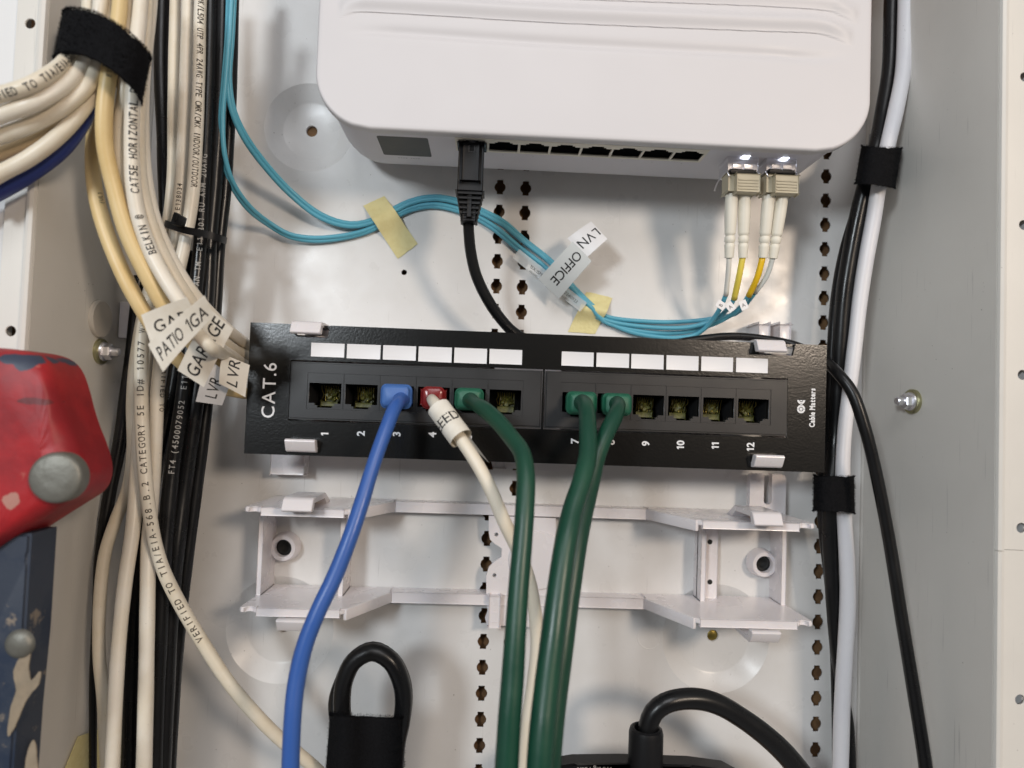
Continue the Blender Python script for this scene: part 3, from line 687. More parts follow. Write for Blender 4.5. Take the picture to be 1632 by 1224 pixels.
def ring_out(loop, off, h):
    new = []; 
    for v in loop:
        x, z = v.co.x/MM, v.co.z/MM
        lx = x-cxm; lz = z-sz0; ax, az = 0, 0
        if lz < R and abs(lx) > hwf-R-.01:
            dx = lx-math.copysign(hwf-R, lx); dz = lz-R; L_ = math.hypot(dx, dz) or 1; ax, az = dx/L_, dz/L_
        elif lz < .01: az = -1
        elif lz > 124.9: az = 1
        else: ax = math.copysign(1, lx)
        new.append(bm.verts.new(V(x+ax*off, z+az*off, h)))
    return new
prev = loop
for off, h in ((.55, SH-.22), (.95, SH-.75), (1.1, SH-1.5), (1.1, SH-4.6), (.7, SH-5.0), (-1.2, SH-5.1)):
    # offsets are absolute from the base loop
    cur = ring_out(loop, off, h)
    for i in range(len(cur)): bm.faces.new((prev[i], prev[(i+1) % len(cur)], cur[(i+1) % len(cur)], cur[i]))
    prev = cur
bm_obj('cover', bm, M['shell'], sw, True, 50)
# body
def rr_loop(inset, h, bmx):
    o = []
    x0, x1, z0, z1 = sx0+inset, sx1-inset, sz0+inset, sz1-inset; r = max(R-inset, 3)
    return [bmx.verts.new(V(x, z, h)) for x, z in rrect(x0, x1, z0, z1, r, 10)]
bm = bmesh.new(); loops = [rr_loop(i, h, bm) for i, h in ((.6, SH-5.0), (.6, 20), (1.2, 16), (3.5, 12.5), (8, 11), (8, 8))]
for a, b in zip(loops, loops[1:]):
    for i in range(len(a)): bm.faces.new((a[i], a[(i+1) % len(a)], b[(i+1) % len(a)], b[i]))
bm.faces.new(loops[0]); bm.faces.new(loops[-1][::-1])
body = bm_obj('body', bm, M['shell2'], sw, True, 40)
zb = sz0+.6                        # the downward face
bx0 = None
def on_z(px, py, z):               # pixel on the level plane z -> (x, h)
    d = ray(px, py); t = (z*MM)/d.z; p = CPOS+d*t; return p.x/MM, -p.y/MM
pa = on_z(724, 229, zb); pb = on_z(1121, 248, zb); pc_ = on_z(1110, 263, zb)
bx0, bx1 = on_z(727, 238, zb)[0], on_z(1117, 256, zb)[0]; bh1 = 53.2; bh0 = 38.8
cutm = bmesh.new(); add_box(cutm, bx0, bx1, zb-3, zb+13, bh0, bh1); cutter = bm_obj('cutter', cutm, M['dark'])
mod = body.modifiers.new('b', 'BOOLEAN'); mod.object = cutter; mod.operation = 'DIFFERENCE'; mod.solver = 'EXACT'
bpy.context.view_layer.update()
nm = bpy.data.meshes.new_from_object(body.evaluated_get(bpy.context.evaluated_depsgraph_get())); body.modifiers.clear(); body.data = nm
nm.materials.clear(); nm.materials.append(M['shell2'])
bpy.data.objects.remove(cutter)
def downward(bmx):                 # a sheet drawn in (x, h) is turned to face down at z = zb
    for v in bmx.verts:
        x, y, z = v.co; v.co = Vector((x, -z, (zb*MM)+(y*-1)*1.0))   # y=-h*MM of sheet -> depth
pw = (bx1-bx0-1.2)/8
ops = []
for i in range(8):
    a = bx0+.6+pw*i+.5; b = bx0+.6+pw*(i+1)-.5; m = (a+b)/2; lo = bh0+1.3; hi = bh1-4.2
    ops.append([(a, lo), (b, lo), (b, hi), (m+3.9, hi), (m+3.9, hi+1.1), (m+2.7, hi+1.1), (m+2.7, hi+2.2), (m-2.7, hi+2.2), (m-2.7, hi+1.1), (m-3.9, hi+1.1), (m-3.9, hi), (a, hi)])
bm = sheet([(bx0, bh0), (bx1, bh0), (bx1, bh1), (bx0, bh1)], ops, -.8, .25)
for v in bm.verts:
    x, y, z = v.co; v.co = Vector((x, -z, zb*MM+y))
bm_obj('port_frame', bm, M['boot'], sw)
bm = bmesh.new(); v = []
for z_ in (zb+.7, zb+12.5):
    for x_, h_ in ((bx0+.05, bh0+.05), (bx1-.05, bh0+.05), (bx1-.05, bh1-.05), (bx0+.05, bh1-.05)): v.append(bm.verts.new(V(x_, z_, h_)))
for a, b, c_, d in ((0, 1, 5, 4), (1, 2, 6, 5), (2, 3, 7, 6), (3, 0, 4, 7), (4, 5, 6, 7)): bm.faces.new((v[a], v[b], v[c_], v[d]))
bm_obj('port_housing', bm, M['dark'], sw)
bm = bmesh.new()
for i in range(1, 8):
    xx = bx0+.6+pw*(i+.5); flat_text(bm, str(i+1), frame_mtx(V(xx, zb-.03, bh0-3.0), (1, 0, 0), (0, -1, 0)), 1.1, 0, None, True)
bm_obj('port_numerals', bm, M['faint'], sw)
# display
q = [on_z(600.6, 216, zb), on_z(682, 220.5, zb), on_z(688, 250, zb), on_z(611, 246, zb)]
dx0, dx1 = (q[0][0]+q[3][0])/2, (q[1][0]+q[2][0])/2; dh0, dh1 = (q[2][1]+q[3][1])/2, (q[0][1]+q[1][1])/2
bm = sheet(rrect(dx0, dx1, dh0, dh1, 1.0), [], -.5, .12)
for v in bm.verts:
    x, y, z = v.co; v.co = Vector((x, -z, zb*MM+y))
bm_obj('display', bm, M['screen'], sw)
bm = bmesh.new()
for k in range(9):
    xx = (dx0+dx1)/2-4.5+k*1.15
    if k == 4: continue
    b2 = bmesh.new(); bmesh.ops.create_cube(b2, size=1); w_ = random.uniform(.6, .9); 
    for v in b2.verts: v.co = Vector(((xx+v.co.x*w_)*MM, -(dh0-3.2+v.co.y*.7)*MM, (zb-.02+v.co.z*.04)*MM))
    merge(bm, b2)
bm_obj('small_print', bm, M['faint'], sw)
# indicator lights
for px, py in ((1189, 249.5), (1250.5, 252.5)):
    x, h = on_z(px, py, zb); bm = sheet(rect(x-1.5, x+1.5, h-1.1, h+1.1), [], -.3, .1)
    for v in bm.verts:
        a, b, c_ = v.co; v.co = Vector((a, -c_, zb*MM+b))
    bm_obj('indicator_light', bm, M['led'], sw)

# ------------------------------------------------------------------ transceivers and duplex fibre cords
def transceiver(px, py, label):
    x, z = Q(px, py, 46); z1 = zb+4; z0 = Q(px, 291, 40)[1]
    t = thing('fibre_transceiver', label, 'transceiver', 'fibre transceivers in the switch', at=V(x, z0, 42))
    bm = bmesh.new(); add_box(bm, x-6.7, x+6.7, z0+2.4, z1, 36, 47.2, .35)
    add_box(bm, x-6.9, x+6.9, z1-5.6, z1-5.0, 35.8, 47.5); add_box(bm, x-4.6, x-.5, z0+3.4, z0+5.5, 47.0, 47.7, .15); add_box(bm, x+.5, x+4.6, z0+3.4, z0+5.5, 47.0, 47.7, .15)
    bm_obj('housing', bm, M['zinc'], t, True, 35)
    bm = bmesh.new(); add_box(bm, x-5.6, x+5.6, z0+1.2, z0+2.9, 37, 48.0, .3); bm_obj('latch', bm, M['black'], t, True, 35)
    bm = bmesh.new()
    for s in (-1, 1):
        a, b = spline([V(x+s*6.4, z0+3.2, 46.5), V(x+s*7.0, z0+1.6, 47.8), V(x+s*6.0, z0-.6, 48.2)], [.32]*3, .8); tube_bm(bm, a, b, 8)
    a, b = spline([V(x-6.4, z0+3, 37), V(x-7.2, z0+.4, 34.5), V(x-7.6, z0-2.0, 33)], [.45]*3, .8); tube_bm(bm, a, b, 8)
    bm_obj('bail', bm, M['zinc'], t, True)
    return x, z0
tr1 = transceiver(1182, 272, 'metal transceiver under the inner lit indicator, next to the row of ports')
tr2 = transceiver(1243, 275, 'metal transceiver under the outer lit indicator, nearest the rounded corner')

def fibre(name, label, clip_box, boots, strands, tags):
    t = thing(name, label, 'fibre cord', 'duplex fibre patch cords', at=P(*clip_box[0], 42))
    (cx, cy), w = clip_box; x, z = Q(cx, cy, 43)
    bm = bmesh.new(); add_box(bm, x-w/2-.2, x+w/2+.2, z-3.6, z+4.6, 39.5, 46.5, .6)
    b = bmesh.new(); add_box(b, x-w/2+2.6, x+w/2+.6, z-4.6, z+3.4, 46.0, 49.4, .7); merge(bm, b)
    for k in range(4): add_box(bm, x-w/2+3.4, x+w/2-.2, z-3.4+k*1.3, z-3.0+k*1.3, 49.2, 49.75, .1)
    bm_obj('clip', bm, M['beige'], t, True, 35)
    bm = bmesh.new(); add_box(bm, x-w/2+4.6, x+w/2-1.6, z+3.5, z+4.9, 45.5, 47.4, .2); add_box(bm, x-.25, x+.25, z-3.7, z-3.0, 39.4, 46.6); bm_obj('slot', bm, M['dark'], t)
    for (a, b_, sm, sl) in boots:   # a = top, b_ = bottom of the boot, sleeve material, sleeve end
        pa_, pb_ = P(*a, 43), P(*b_, 38); pts = [pa_, pa_.lerp(pb_, .3), pa_.lerp(pb_, .6), pa_.lerp(pb_, .62), pa_.lerp(pb_, .65), pa_.lerp(pb_, .68), pa_.lerp(pb_, .74), pa_.lerp(pb_, .77), pa_.lerp(pb_, .80), pa_.lerp(pb_, .83), pb_]
        rs = [2.72, 2.72, 2.45, 2.42, 1.85, 2.36, 2.34, 1.78, 2.28, 2.26, 1.95]
        bm = bmesh.new(); tube_bm(bm, pts, rs, 20); bm_obj('boot', bm, M['boot'], t, True, 60)
        tube('sleeve', [(b_[0], b_[1]-3, 38)]+sl, M[sm], t, 1.15 if sm[0] != 'y' else 1.4, 12, 0)
    for st in strands:
        o, a, b = tube('strand', st, M['aqua'], t, 1.12, 12, 0.01, 3)
    for (qx_, qy_, ch, ang) in tags:
        p = P(qx_, qy_, 28); r = math.radians(ang); m = frame_mtx(p+Vector((0, -1.6*MM, 0)), (math.cos(r), 0, math.sin(r)), (-math.sin(r), 0, math.cos(r)))
        bm = bmesh.new(); add_obox(bm, m, 3.6, 4.4, .25, .05); fl = bm_obj('letter_tag', bm, M['card'], t)
        bm = bmesh.new(); flat_text(bm, ch, Matrix(m) @ Matrix.Translation((0, 0, .19*MM)), 1.7); o = bm_obj('lettering', bm, M['ink']); o.parent = fl; o.matrix_parent_inverse = Matrix.Translation(-Vector(t.location))
        o.matrix_parent_inverse = Matrix.Identity(4)
    return t
def flag(parent, quad, hs, m, txts, bow=0.0, th=.25, name='label_flag', grid=8):
    """a bent rectangular label from four pixel corners (tl, tr, br, bl) with heights; txts: (text, u, v, size, along, bold, xs)"""
    C4 = [P(*q_, h) for q_, h in zip(quad, hs)]
    def S(u, v):
        p = C4[0].lerp(C4[1], u).lerp(C4[3].lerp(C4[2], u), v); return p+Vector((0, -1, 0))*bow*MM*(4*u*(1-u))
    def nrm(u, v):
        e = .01; a = S(min(u+e, 1), v)-S(max(u-e, 0), v); b = S(u, min(v+e, 1))-S(u, max(v-e, 0)); n = a.cross(b).normalized()
        return n if n.y < 0 else -n
    bm = bmesh.new(); F = [[bm.verts.new(S(i/grid, j/3)+nrm(i/grid, j/3)*th*MM/2) for i in range(grid+1)] for j in range(4)]
    B = [[bm.verts.new(S(i/grid, j/3)-nrm(i/grid, j/3)*th*MM/2) for i in range(grid+1)] for j in range(4)]
    for G_, fl in ((F, 0), (B, 1)):
        for j in range(3):
            for i in range(grid):
                f = (G_[j][i], G_[j][i+1], G_[j+1][i+1], G_[j+1][i]); bm.faces.new(f if not fl else f[::-1])
    for i in range(grid): bm.faces.new((F[0][i], B[0][i], B[0][i+1], F[0][i+1])); bm.faces.new((F[3][i], F[3][i+1], B[3][i+1], B[3][i]))
    for j in range(3): bm.faces.new((F[j][0], F[j+1][0], B[j+1][0], B[j][0])); bm.faces.new((F[j][grid], B[j][grid], B[j+1][grid], F[j+1][grid]))
    fo = bm_obj(name, bm, m, parent, True, 40)
    W_ = (C4[1]-C4[0]).length/MM; H_ = (C4[3]-C4[0]).length/MM
    for (txt, u0, v0, size, bold, xs, mono) in txts:
        out, w = layout(txt, size, bold, mono); bm = bmesh.new()
        for vs_, fs in out:
            pts = []; 
            for a, b in vs_:
                u = u0+a*xs/W_; v = v0-b/H_; pts.append((u, v))
            if any(not (-.001 < u < 1.001 and -.02 < v < 1.02) for u, v in pts):
                pts = [(min(max(u, 0.0), 1.0), min(max(v, 0.0), 1.0)) for u, v in pts]
            nv = [bm.verts.new(S(u, v)+nrm(u, v)*(th/2+.05)*MM) for u, v in pts]
            for f in fs:
                try: bm.faces.new([nv[k] for k in f])
                except ValueError: pass
        to = bm_obj('lettering', bm, M['ink']); to.parent = fo; to.matrix_parent_inverse = Matrix.Identity(4)
    return fo

F1 = fibre('fibre_cable', 'aqua duplex fibre cord from the inner transceiver, with the clear OFFICE flag', ((1178, 297), 12.4),
    [((1166, 309), (1162, 411), 'wsleeve', [(1161, 430, 35), (1157, 471, 28)]), ((1187, 309), (1184, 411), 'ysleeve', [(1178, 440, 35), (1170, 477, 28)])],
    [[(1157, 469, 28), (1149, 489, 22), (1132, 514, 14), (1112, 532, 9), (1085, 538, 6), (1048, 537, 4), (1005, 529, 2.6), (964, 512, 2.0), (935, 496, 2.2), (905, 470, 2.6), (870, 432, 2.4), (823, 396, 2), (790, 368, 2), (762, 350, 2), (728, 336, 1.8), (690, 329, 1.6), (655, 335, 1.6), (620, 352, 1.8), (595, 366, 1.8), (560, 377, 2), (502, 384, 3), (460, 377, 5), (430, 360, 7), (395, 333, 19), (368, 293, 30), (355, 248, 36), (352, 190, 39), (357, 125, 42), (362, 60, 44), (365, -30, 46)],
     [(1170, 476, 28), (1163, 488, 22), (1143, 507, 14), (1100, 521, 9), (1030, 521, 4), (962, 509, 2.5), (938, 493, 3.2), (908, 466, 3.6), (872, 428, 3.4), (826, 392, 3), (793, 364, 3), (764, 346, 3), (729, 332, 2.4), (690, 325, 2.4), (655, 331, 2.2), (618, 349, 2.2), (593, 363, 2.4), (560, 373, 3), (502, 379, 4), (461, 373, 6), (431, 356, 8), (398, 329, 20), (371, 290, 31), (358, 246, 37), (355, 190, 40), (360, 125, 43), (365, 60, 45), (368, -30, 47)]],
    [(1147, 487, 'B', 60), (1162, 490, 'A', 40)])
F2 = fibre('fibre_cable', 'aqua duplex fibre cord from the outer transceiver, with the white LVN flag', ((1238, 299), 12.4),
    [((1225, 311), (1216, 411), 'ysleeve2', [(1207, 442, 35), (1193, 472, 28)]), ((1247, 312), (1232, 412), 'gsleeve', [(1222, 440, 33), (1203, 467, 27)])],
    [[(1193, 471, 28), (1186, 482, 22), (1172, 497, 16), (1143, 514, 10), (1095, 529, 5), (1030, 529, 2.6), (962, 512, 2.4), (944, 492, 5.0), (914, 462, 5.4), (878, 420, 5.2), (832, 383, 5), (800, 357, 4.6), (768, 340, 4.4), (732, 324, 4), (692, 317, 4), (655, 324, 3.6), (625, 339, 3.4), (596, 354, 3.4), (558, 361, 4), (510, 347, 7), (462, 310, 12), (418, 262, 22), (388, 220, 32), (370, 180, 38), (362, 130, 42), (366, 60, 45), (371, -30, 49)],
     [(1203, 466, 27), (1191, 482, 21), (1172, 500, 13), (1140, 507, 8), (1100, 512, 4.6), (1041, 513, 3), (966, 504, 2), (950, 492, 3), (918, 461, 3.4), (882, 419, 3.2), (835, 381, 3), (803, 353, 3), (771, 336, 3), (733, 320, 2.6), (692, 313, 2.4), (654, 320, 2.2), (622, 335, 2.2), (594, 350, 2.4), (558, 356, 3), (513, 342, 6), (466, 306, 11), (422, 258, 21), (392, 216, 31), (374, 178, 37), (366, 130, 41), (370, 60, 44), (375, -30, 48)]],
    [(1183, 487, 'A', 25)])
# clear sleeve and flags
def film_wrap(parent, a, b, w, txts):
    (x0, y0), (x1, y1) = a, b; dx, dy = x1-x0, y1-y0; L_ = math.hypot(dx, dy); nx, ny = -dy/L_*w, dx/L_*w
    flag(parent, [(x0-nx, y0-ny), (x1-nx, y1-ny), (x1+nx, y1+ny), (x0+nx, y0+ny)], [7]*4, M['clear'], txts, 0, .12, 'clear_sleeve')
film_wrap(F1, (822, 404), (930, 490), 9, [('1SX:15M', .22, .70, 1.6, 0, 1, None), ('G5:A000', .25, 1.0, .9, 0, 1, None), ('0240923', .72, .62, 1.6, 0, 1, None), ('5:A0001', .72, .95, .9, 0, 1, None)])
flag(F1, [(943, 416), (891, 476), (858, 445), (913, 385)], [26, 10, 9, 23], M['clearlabel'], [('OFFICE', .07, .68, 4.5, .008, 1.02, None)], 2.0)
flag(F2, [(968, 381), (936, 410), (904, 380), (942, 353)], [23, 21, 19, 21], M['card'], [('LVN', .05, .68, 4.2, .008, .95, None)], 1.0)

# ------------------------------------------------------------------ masking tape
def tape(quad, label, h=1.6, bump_at=None, bh=3.6):
    C4 = [P(*q_, .1) for q_ in quad]; n = 18; m = 6; bm = bmesh.new(); F = []; B = []
    for j in range(n+1):
        v = j/n; rf = []; rb = []
        hh = .15+(bh*math.exp(-((v-bump_at)/.20)**2) if bump_at is not None else 0)
        for i in range(m+1):
            u = i/m; p = C4[0].lerp(C4[1], u).lerp(C4[3].lerp(C4[2], u), v)
            e = random.uniform(-.25, .25)*MM if j in (0, n) else 0
            k = Vector((0, -hh*MM-abs(math.sin(i*2.1+j))*.06*MM, e)); rf.append(bm.verts.new(p+k+Vector((0, -.12*MM, 0)))); rb.append(bm.verts.new(p+k))
        F.append(rf); B.append(rb)
    for j in range(n):
        for i in range(m):
            bm.faces.new((F[j][i], F[j][i+1], F[j+1][i+1], F[j+1][i])); bm.faces.new((B[j][i], B[j+1][i], B[j+1][i+1], B[j][i+1]))
    for j in range(n): bm.faces.new((F[j][0], F[j+1][0], B[j+1][0], B[j][0])); bm.faces.new((F[j][m], B[j][m], B[j+1][m], F[j+1][m]))
    for i in range(m): bm.faces.new((F[0][i], B[0][i], B[0][i+1], F[0][i+1])); bm.faces.new((F[n][i], F[n][i+1], B[n][i+1], B[n][i]))
    o = bm_obj('masking_tape', bm, M['mask'], None, True, 50)
    return tag(o, label, 'tape', 'strips of pale yellow masking tape')
tape([(579, 328), (613, 313), (666, 389), (634, 413)], 'pale yellow masking tape strip holding two aqua cords near the display', bump_at=.36, bh=5.0)
tape([(934, 465), (976, 475), (948, 533), (905, 529)], 'pale yellow masking tape strip just above the patch panel edge', bump_at=.42, bh=5.2)
# ------------------------------------------------------------------ cables: a thing is a jacket with its printing
def cable(name, label, spec, m, texts=(), cat='cable', group=None, r=None, seg=18, tm='ink2', wob=.02, flags=()):
    t = thing(name, label, cat, group, at=P(*spec[0][:3]))
    o, a, rs = tube('jacket', spec, M[m], t, r, seg, wob)
    for (txt, px, py, size, mono, up, turn) in texts:
        bm = bmesh.new(); wrap_text(bm, a, rs, txt, px, py, size, mono, up, .05, turn)
        if bm.verts: bm_obj('printed_text', bm, M[tm], t)
        else: bm.free()
    for fl in flags: flag(t, *fl)
    return t
GL = 'pale network cables turning out of the cabinet'
cable('network_cable', 'cream cable bearing dark TIA/EIA-56 print, uppermost of the group turning sideways', [(-60, 172, 112, 12.5), (0, 151, 112, 12.5), (45, 137, 112, 12.5), (85, 114, 107, 12), (112, 90, 98, 12), (135, 58, 92, 11), (142, 10, 90, 11), (143, -60, 94, 11)], 'cream',
      [('RTIFIED TO TIA/EIA-568', -20, 158, 2.5, 1.68, 1, 0)], group=GL, tm='ink')
cable('network_cable', 'plain cream cable directly under the printed one turning sideways', [(-60, 208, 108, 13), (0, 184, 108, 13), (55, 164, 108, 13), (100, 138, 104, 12.5), (130, 108, 98, 12), (150, 70, 92, 11), (160, 10, 94, 11), (160, -60, 92, 11)], 'cream2', group=GL)
cable('network_cable', 'plain cream cable third down in the group turning sideways', [(-60, 238, 102, 12.5), (0, 217, 102, 12.5), (55, 196, 102, 12.5), (105, 168, 101, 12), (140, 135, 98, 12), (160, 90, 94, 11), (174, 10, 90, 10), (175, -60, 88, 10)], 'cream', group=GL)
cable('network_cable', 'tan shaded cable fourth down in the group turning sideways', [(-60, 266, 92, 12), (0, 247, 93, 12), (55, 222, 94, 12), (105, 190, 94, 12), (140, 155, 92, 11), (158, 110, 88, 10), (166, 20, 84, 9), (166, -60, 84, 9)], 'tan', group=GL)
cable('network_cable', 'cream cable just above the navy one turning sideways', [(-60, 312, 99, 12), (0, 277, 99, 12.5), (45, 253, 99, 12.5), (92, 218, 98, 12), (128, 180, 96, 11), (152, 142, 92, 10), (166, 90, 86, 9), (180, -60, 80, 9)], 'cream', group=GL)
cable('network_cable', 'navy blue cable, lowest of the group turning sideways', [(-60, 335, 90, 12), (0, 303, 91, 14), (45, 277, 91, 14), (95, 238, 90, 14.5), (130, 193, 88, 13.5), (150, 150, 86, 10), (168, 90, 80, 9), (190, -60, 74, 9)], 'navy', group=GL)
GD = 'network cables fanning down to the back of the patch panel'
cable('network_cable', 'aged yellow cable on the outer side of the bend, ending under the GARAGE tag', [(184, -60, 84, 10), (182, 20, 86, 10), (172, 100, 84, 10), (157, 170, 80, 10.5), (148, 240, 78, 11), (151, 300, 76, 11.5), (166, 360, 76, 12), (194, 432, 76, 12), (226, 492, 74, 12), (262, 548, 68, 11.5), (305, 590, 58, 11), (355, 618, 46, 10), (420, 632, 28, 8)], 'yellow', [('(UL)', 150, 330, 1.5, 1.3, -1, -.5)], group=GD,
      flags=[([(225, 502), (298, 474), (322, 520), (240, 546)], [94, 94, 86, 92], M['paper'], [('GARAGE', .17, .76, 4.2, .006, 1, None)], .8)])
cable('network_cable', 'deeper yellow cable inside the bend, second from the outer side', [(192, -60, 92, 11), (190, 20, 94, 11.5), (174, 115, 96, 12), (167, 170, 95, 12.5), (167, 230, 92, 12.5), (182, 300, 88, 12.5), (203, 372, 85, 12.5), (236, 442, 82, 12.5), (268, 498, 77, 12), (305, 545, 68, 11.5), (350, 580, 50, 10), (388, 594, 34, 9), (425, 605, 26, 8)], 'yellow', [('E118', 176, 128, 1.5, 1.3, -1, 0)], group=GD)
cable('network_cable', 'narrow pale cable between the yellow one and the printed CAT5E one', [(205, -60, 84, 9), (204, 20, 88, 9), (198, 140, 92, 10), (191, 200, 88, 10), (190, 250, 85, 10), (199, 310, 82, 10), (219, 366, 80, 10), (252, 428, 79, 10), (284, 478, 76, 10), (318, 528, 68, 10), (358, 568, 50, 9.5), (390, 585, 33, 8.8), (430, 595, 26, 8)], 'cream', group=GD)
cable('network_cable', 'pale cable bearing the large dark CAT5E HORIZONTAL print', [(228, -60, 86, 11), (223, 20, 90, 11), (214, 110, 94, 11), (211, 170, 93, 11.5), (210, 240, 90, 11.5), (213, 300, 88, 11.5), (222, 350, 86, 11.5), (240, 400, 84, 12), (264, 446, 84, 12), (290, 486, 83, 12), (312, 520, 80, 12), (342, 550, 68, 11.2), (366, 566, 50, 10), (390, 580, 33, 9), (440, 600, 26, 8)], 'cream2',
      [('CAT5E HORIZONTAL D', 213, 315, 2.8, 2.06, -1, -.12), ('BELKIN \u00ae', 246, 411, 2.8, 1.98, -1, -.12)], group=GD, tm='ink',
      flags=[([(236, 549), (326, 471), (341, 503), (260, 593)], [99, 97, 92, 96], M['paper'], [('PATIO', .07, .74, 5.0, .006, .54, None), ('1GA', .60, .80, 5.6, .006, .62, None)], 1.0)])
cable('network_cable', 'pale cable beside the printed one, with the fully seen GARAGE tag', [(236, -60, 82, 10), (233, 20, 86, 10), (226, 110, 88, 10), (222, 200, 86, 10), (222, 270, 84, 10.5), (232, 330, 81, 11), (250, 384, 79, 11), (272, 430, 77, 11), (296, 470, 74, 11), (325, 512, 67, 10.5), (362, 550, 50, 9.5), (390, 566, 34, 9), (430, 580, 26, 8)], 'cream', group=GD,
      flags=[([(283, 590), (334, 492), (372, 524), (325, 617)], [80, 84, 76, 76], M['paper'], [('GARAGE', .06, .68, 5.0, .008, .84, None)], .8)])
cable('network_cable', 'outermost pale cable on the inside of the bend, next to the zip tie', [(245, -60, 78, 9), (240, 20, 80, 9), (230, 120, 82, 9), (228, 210, 81, 9.5), (232, 280, 80, 10), (245, 345, 77, 10), (262, 390, 75, 10.5), (285, 434, 73, 10.5), (312, 474, 69, 10.5), (340, 505, 62, 10), (368, 530, 49, 9.5), (392, 548, 34, 9), (432, 572, 26, 8)], 'cream2', group=GD,
      flags=[([(349, 611), (354, 564), (398, 582), (391, 633)], [64, 62, 56, 58], M['paper'], [('LVR', .14, .66, 4.6, .006, .9, None)], .5)])
cable('network_cable', 'short cream cable lying over the GARAGE tag before the patch panel', [(300, 500, 78, 10), (314, 530, 87, 10.5), (335, 552, 87, 10.5), (352, 562, 66, 10.2), (369, 571, 48, 9.6), (382, 577, 36, 9.2), (396, 584, 31, 8.8), (430, 600, 26, 8)], 'cream', group=GD,
      flags=[([(312, 640), (330, 572), (372, 600), (354, 646)], [62, 60, 54, 56], M['greypaper'], [('LVR', .16, .70, 4.4, .006, .9, None)], .3)])

GV = 'long cables running up and down the cabinet'
cable('network_cable', 'shaded cream cable at the back of the upright group', [(281, -60, 30, 8), (278, 60, 31, 8.5), (276, 180, 32, 8.5), (274, 300, 33, 8.5), (262, 380, 34, 8.5), (236, 470, 34, 9), (218, 560, 34, 9), (211, 640, 34, 9), (212, 720, 36, 9), (203, 780, 38, 9), (184, 830, 40, 9), (168, 880, 42, 9), (159, 960, 44, 9), (158, 1040, 46, 9), (165, 1120, 48, 9), (172, 1290, 50, 9)], 'cream', group=GV)
cable('network_cable', 'cream upright cable running straight down past the zip tie', [(300, -60, 38, 9.5), (299, 40, 38, 9.5), (294, 180, 39, 10), (289, 290, 40, 10), (277, 385, 41, 9.5), (252, 470, 42, 10), (234, 560, 43, 10), (226, 640, 44, 10.5), (219, 740, 48, 10.5), (212, 840, 52, 10.5), (199, 930, 56, 10.5), (189, 1030, 60, 10.5), (183, 1130, 64, 10.5), (176, 1290, 68, 11)], 'cream2',
      [('(UL) E138034', 291, 372, 1.9, 1.75, -1, .2)], group=GV)
cable('network_cable', 'cream upright cable printed UTP 4PR 24AWG TYPE CMR/CMX', [(323, -60, 44, 9.5), (319, 20, 44, 9.5), (317, 120, 45, 9.5), (313, 220, 46, 10), (306, 320, 46, 10), (295, 385, 46, 9.5), (280, 450, 46, 10), (262, 530, 46, 10), (252, 610, 46, 10), (248, 700, 46, 10), (243, 790, 47, 10), (237, 860, 50, 10.5), (235, 960, 54, 11), (233, 1080, 58, 11), (228, 1290, 62, 11.5)], 'cream2',
      [('CABLE #K/L504 UTP 4PR 24AWG TYPE CMR/CMX INDOOR/OUTDOOR', 322, -40, 2.5, 1.72, 1, .1), ('VERIFIED TO', 251, 572, 2.3, 2.0, 1, .8)], group=GV)
cable('network_cable', 'cream cable printed CATEGORY 5E ID# 10577, curving away under the bracket', [(240, 470, 52, 9.5), (228, 530, 54, 10), (225, 600, 55, 10), (226, 670, 55, 10.5), (230, 740, 56, 10.5), (236, 800, 57, 10), (246, 860, 56, 10), (261, 910, 55, 10), (288, 965, 52, 10), (321, 1021, 50, 10), (362, 1084, 48, 10), (405, 1136, 46, 10), (448, 1179, 42, 10), (500, 1222, 38, 9.5), (560, 1280, 34, 9)], 'cream',
      [('VERIFIED TO TIA/EIA-568.B.2 CATEGORY 5E ID# 10577 WWW', 318, 1018, 2.45, 2.62, -1, .15)], group=GV)
cable('coax_cable', 'black upright cable innermost, with pale print, beside the cream ones', [(337, -60, 40, 10.5), (336, 40, 40, 11), (332, 160, 40, 11), (325, 280, 40, 11), (320, 380, 40, 10.5), (312, 470, 40, 11), (300, 570, 40, 11.5), (288, 660, 40, 11.5), (276, 740, 41, 12), (266, 840, 43, 12), (257, 960, 46, 12.5), (250, 1100, 48, 12.5), (243, 1290, 50, 13)], 'rubber',
      [('FT4 (4500079052  E119201  HD SHLDS  PPAN TM  E119201 RU AWM 20AWG', 286, 760, 2.3, 2.15, -1, .1)], group=GV, tm='greyprint')
cable('coax_cable', 'black upright cable in the middle of the black group', [(356, -60, 38, 10.5), (355, 40, 38, 11), (351, 160, 37, 11), (343, 290, 36, 11), (335, 385, 36, 10.5), (330, 480, 36, 11), (319, 590, 36, 11.5), (306, 690, 36, 12), (292, 790, 37, 12), (281, 880, 40, 12), (270, 1000, 42, 12.5), (264, 1120, 44, 12.5), (255, 1290, 46, 12.5)], 'rubber', group=GV)
cable('coax_cable', 'black upright cable on the outer edge, nearest the aqua cords', [(373, -60, 32, 9), (371, 40, 32, 9), (367, 160, 31, 9.5), (359, 300, 30, 9.5), (350, 388, 30, 9), (344, 480, 30, 9.5), (334, 600, 30, 9.5), (320, 720, 31, 10), (307, 820, 32, 10), (294, 920, 34, 10), (283, 1020, 35, 10.5), (275, 1120, 36, 10.5), (266, 1290, 38, 10.5)], 'rubber', group=GV)
cable('coax_cable', 'black cable hidden between the cream ones low in the upright group', [(300, 400, 28, 10), (290, 520, 28, 11), (272, 640, 30, 11), (250, 740, 32, 11), (232, 840, 34, 11), (216, 940, 36, 12), (210, 1060, 38, 12.5), (205, 1290, 40, 12.5)], 'rubber', group=GV)
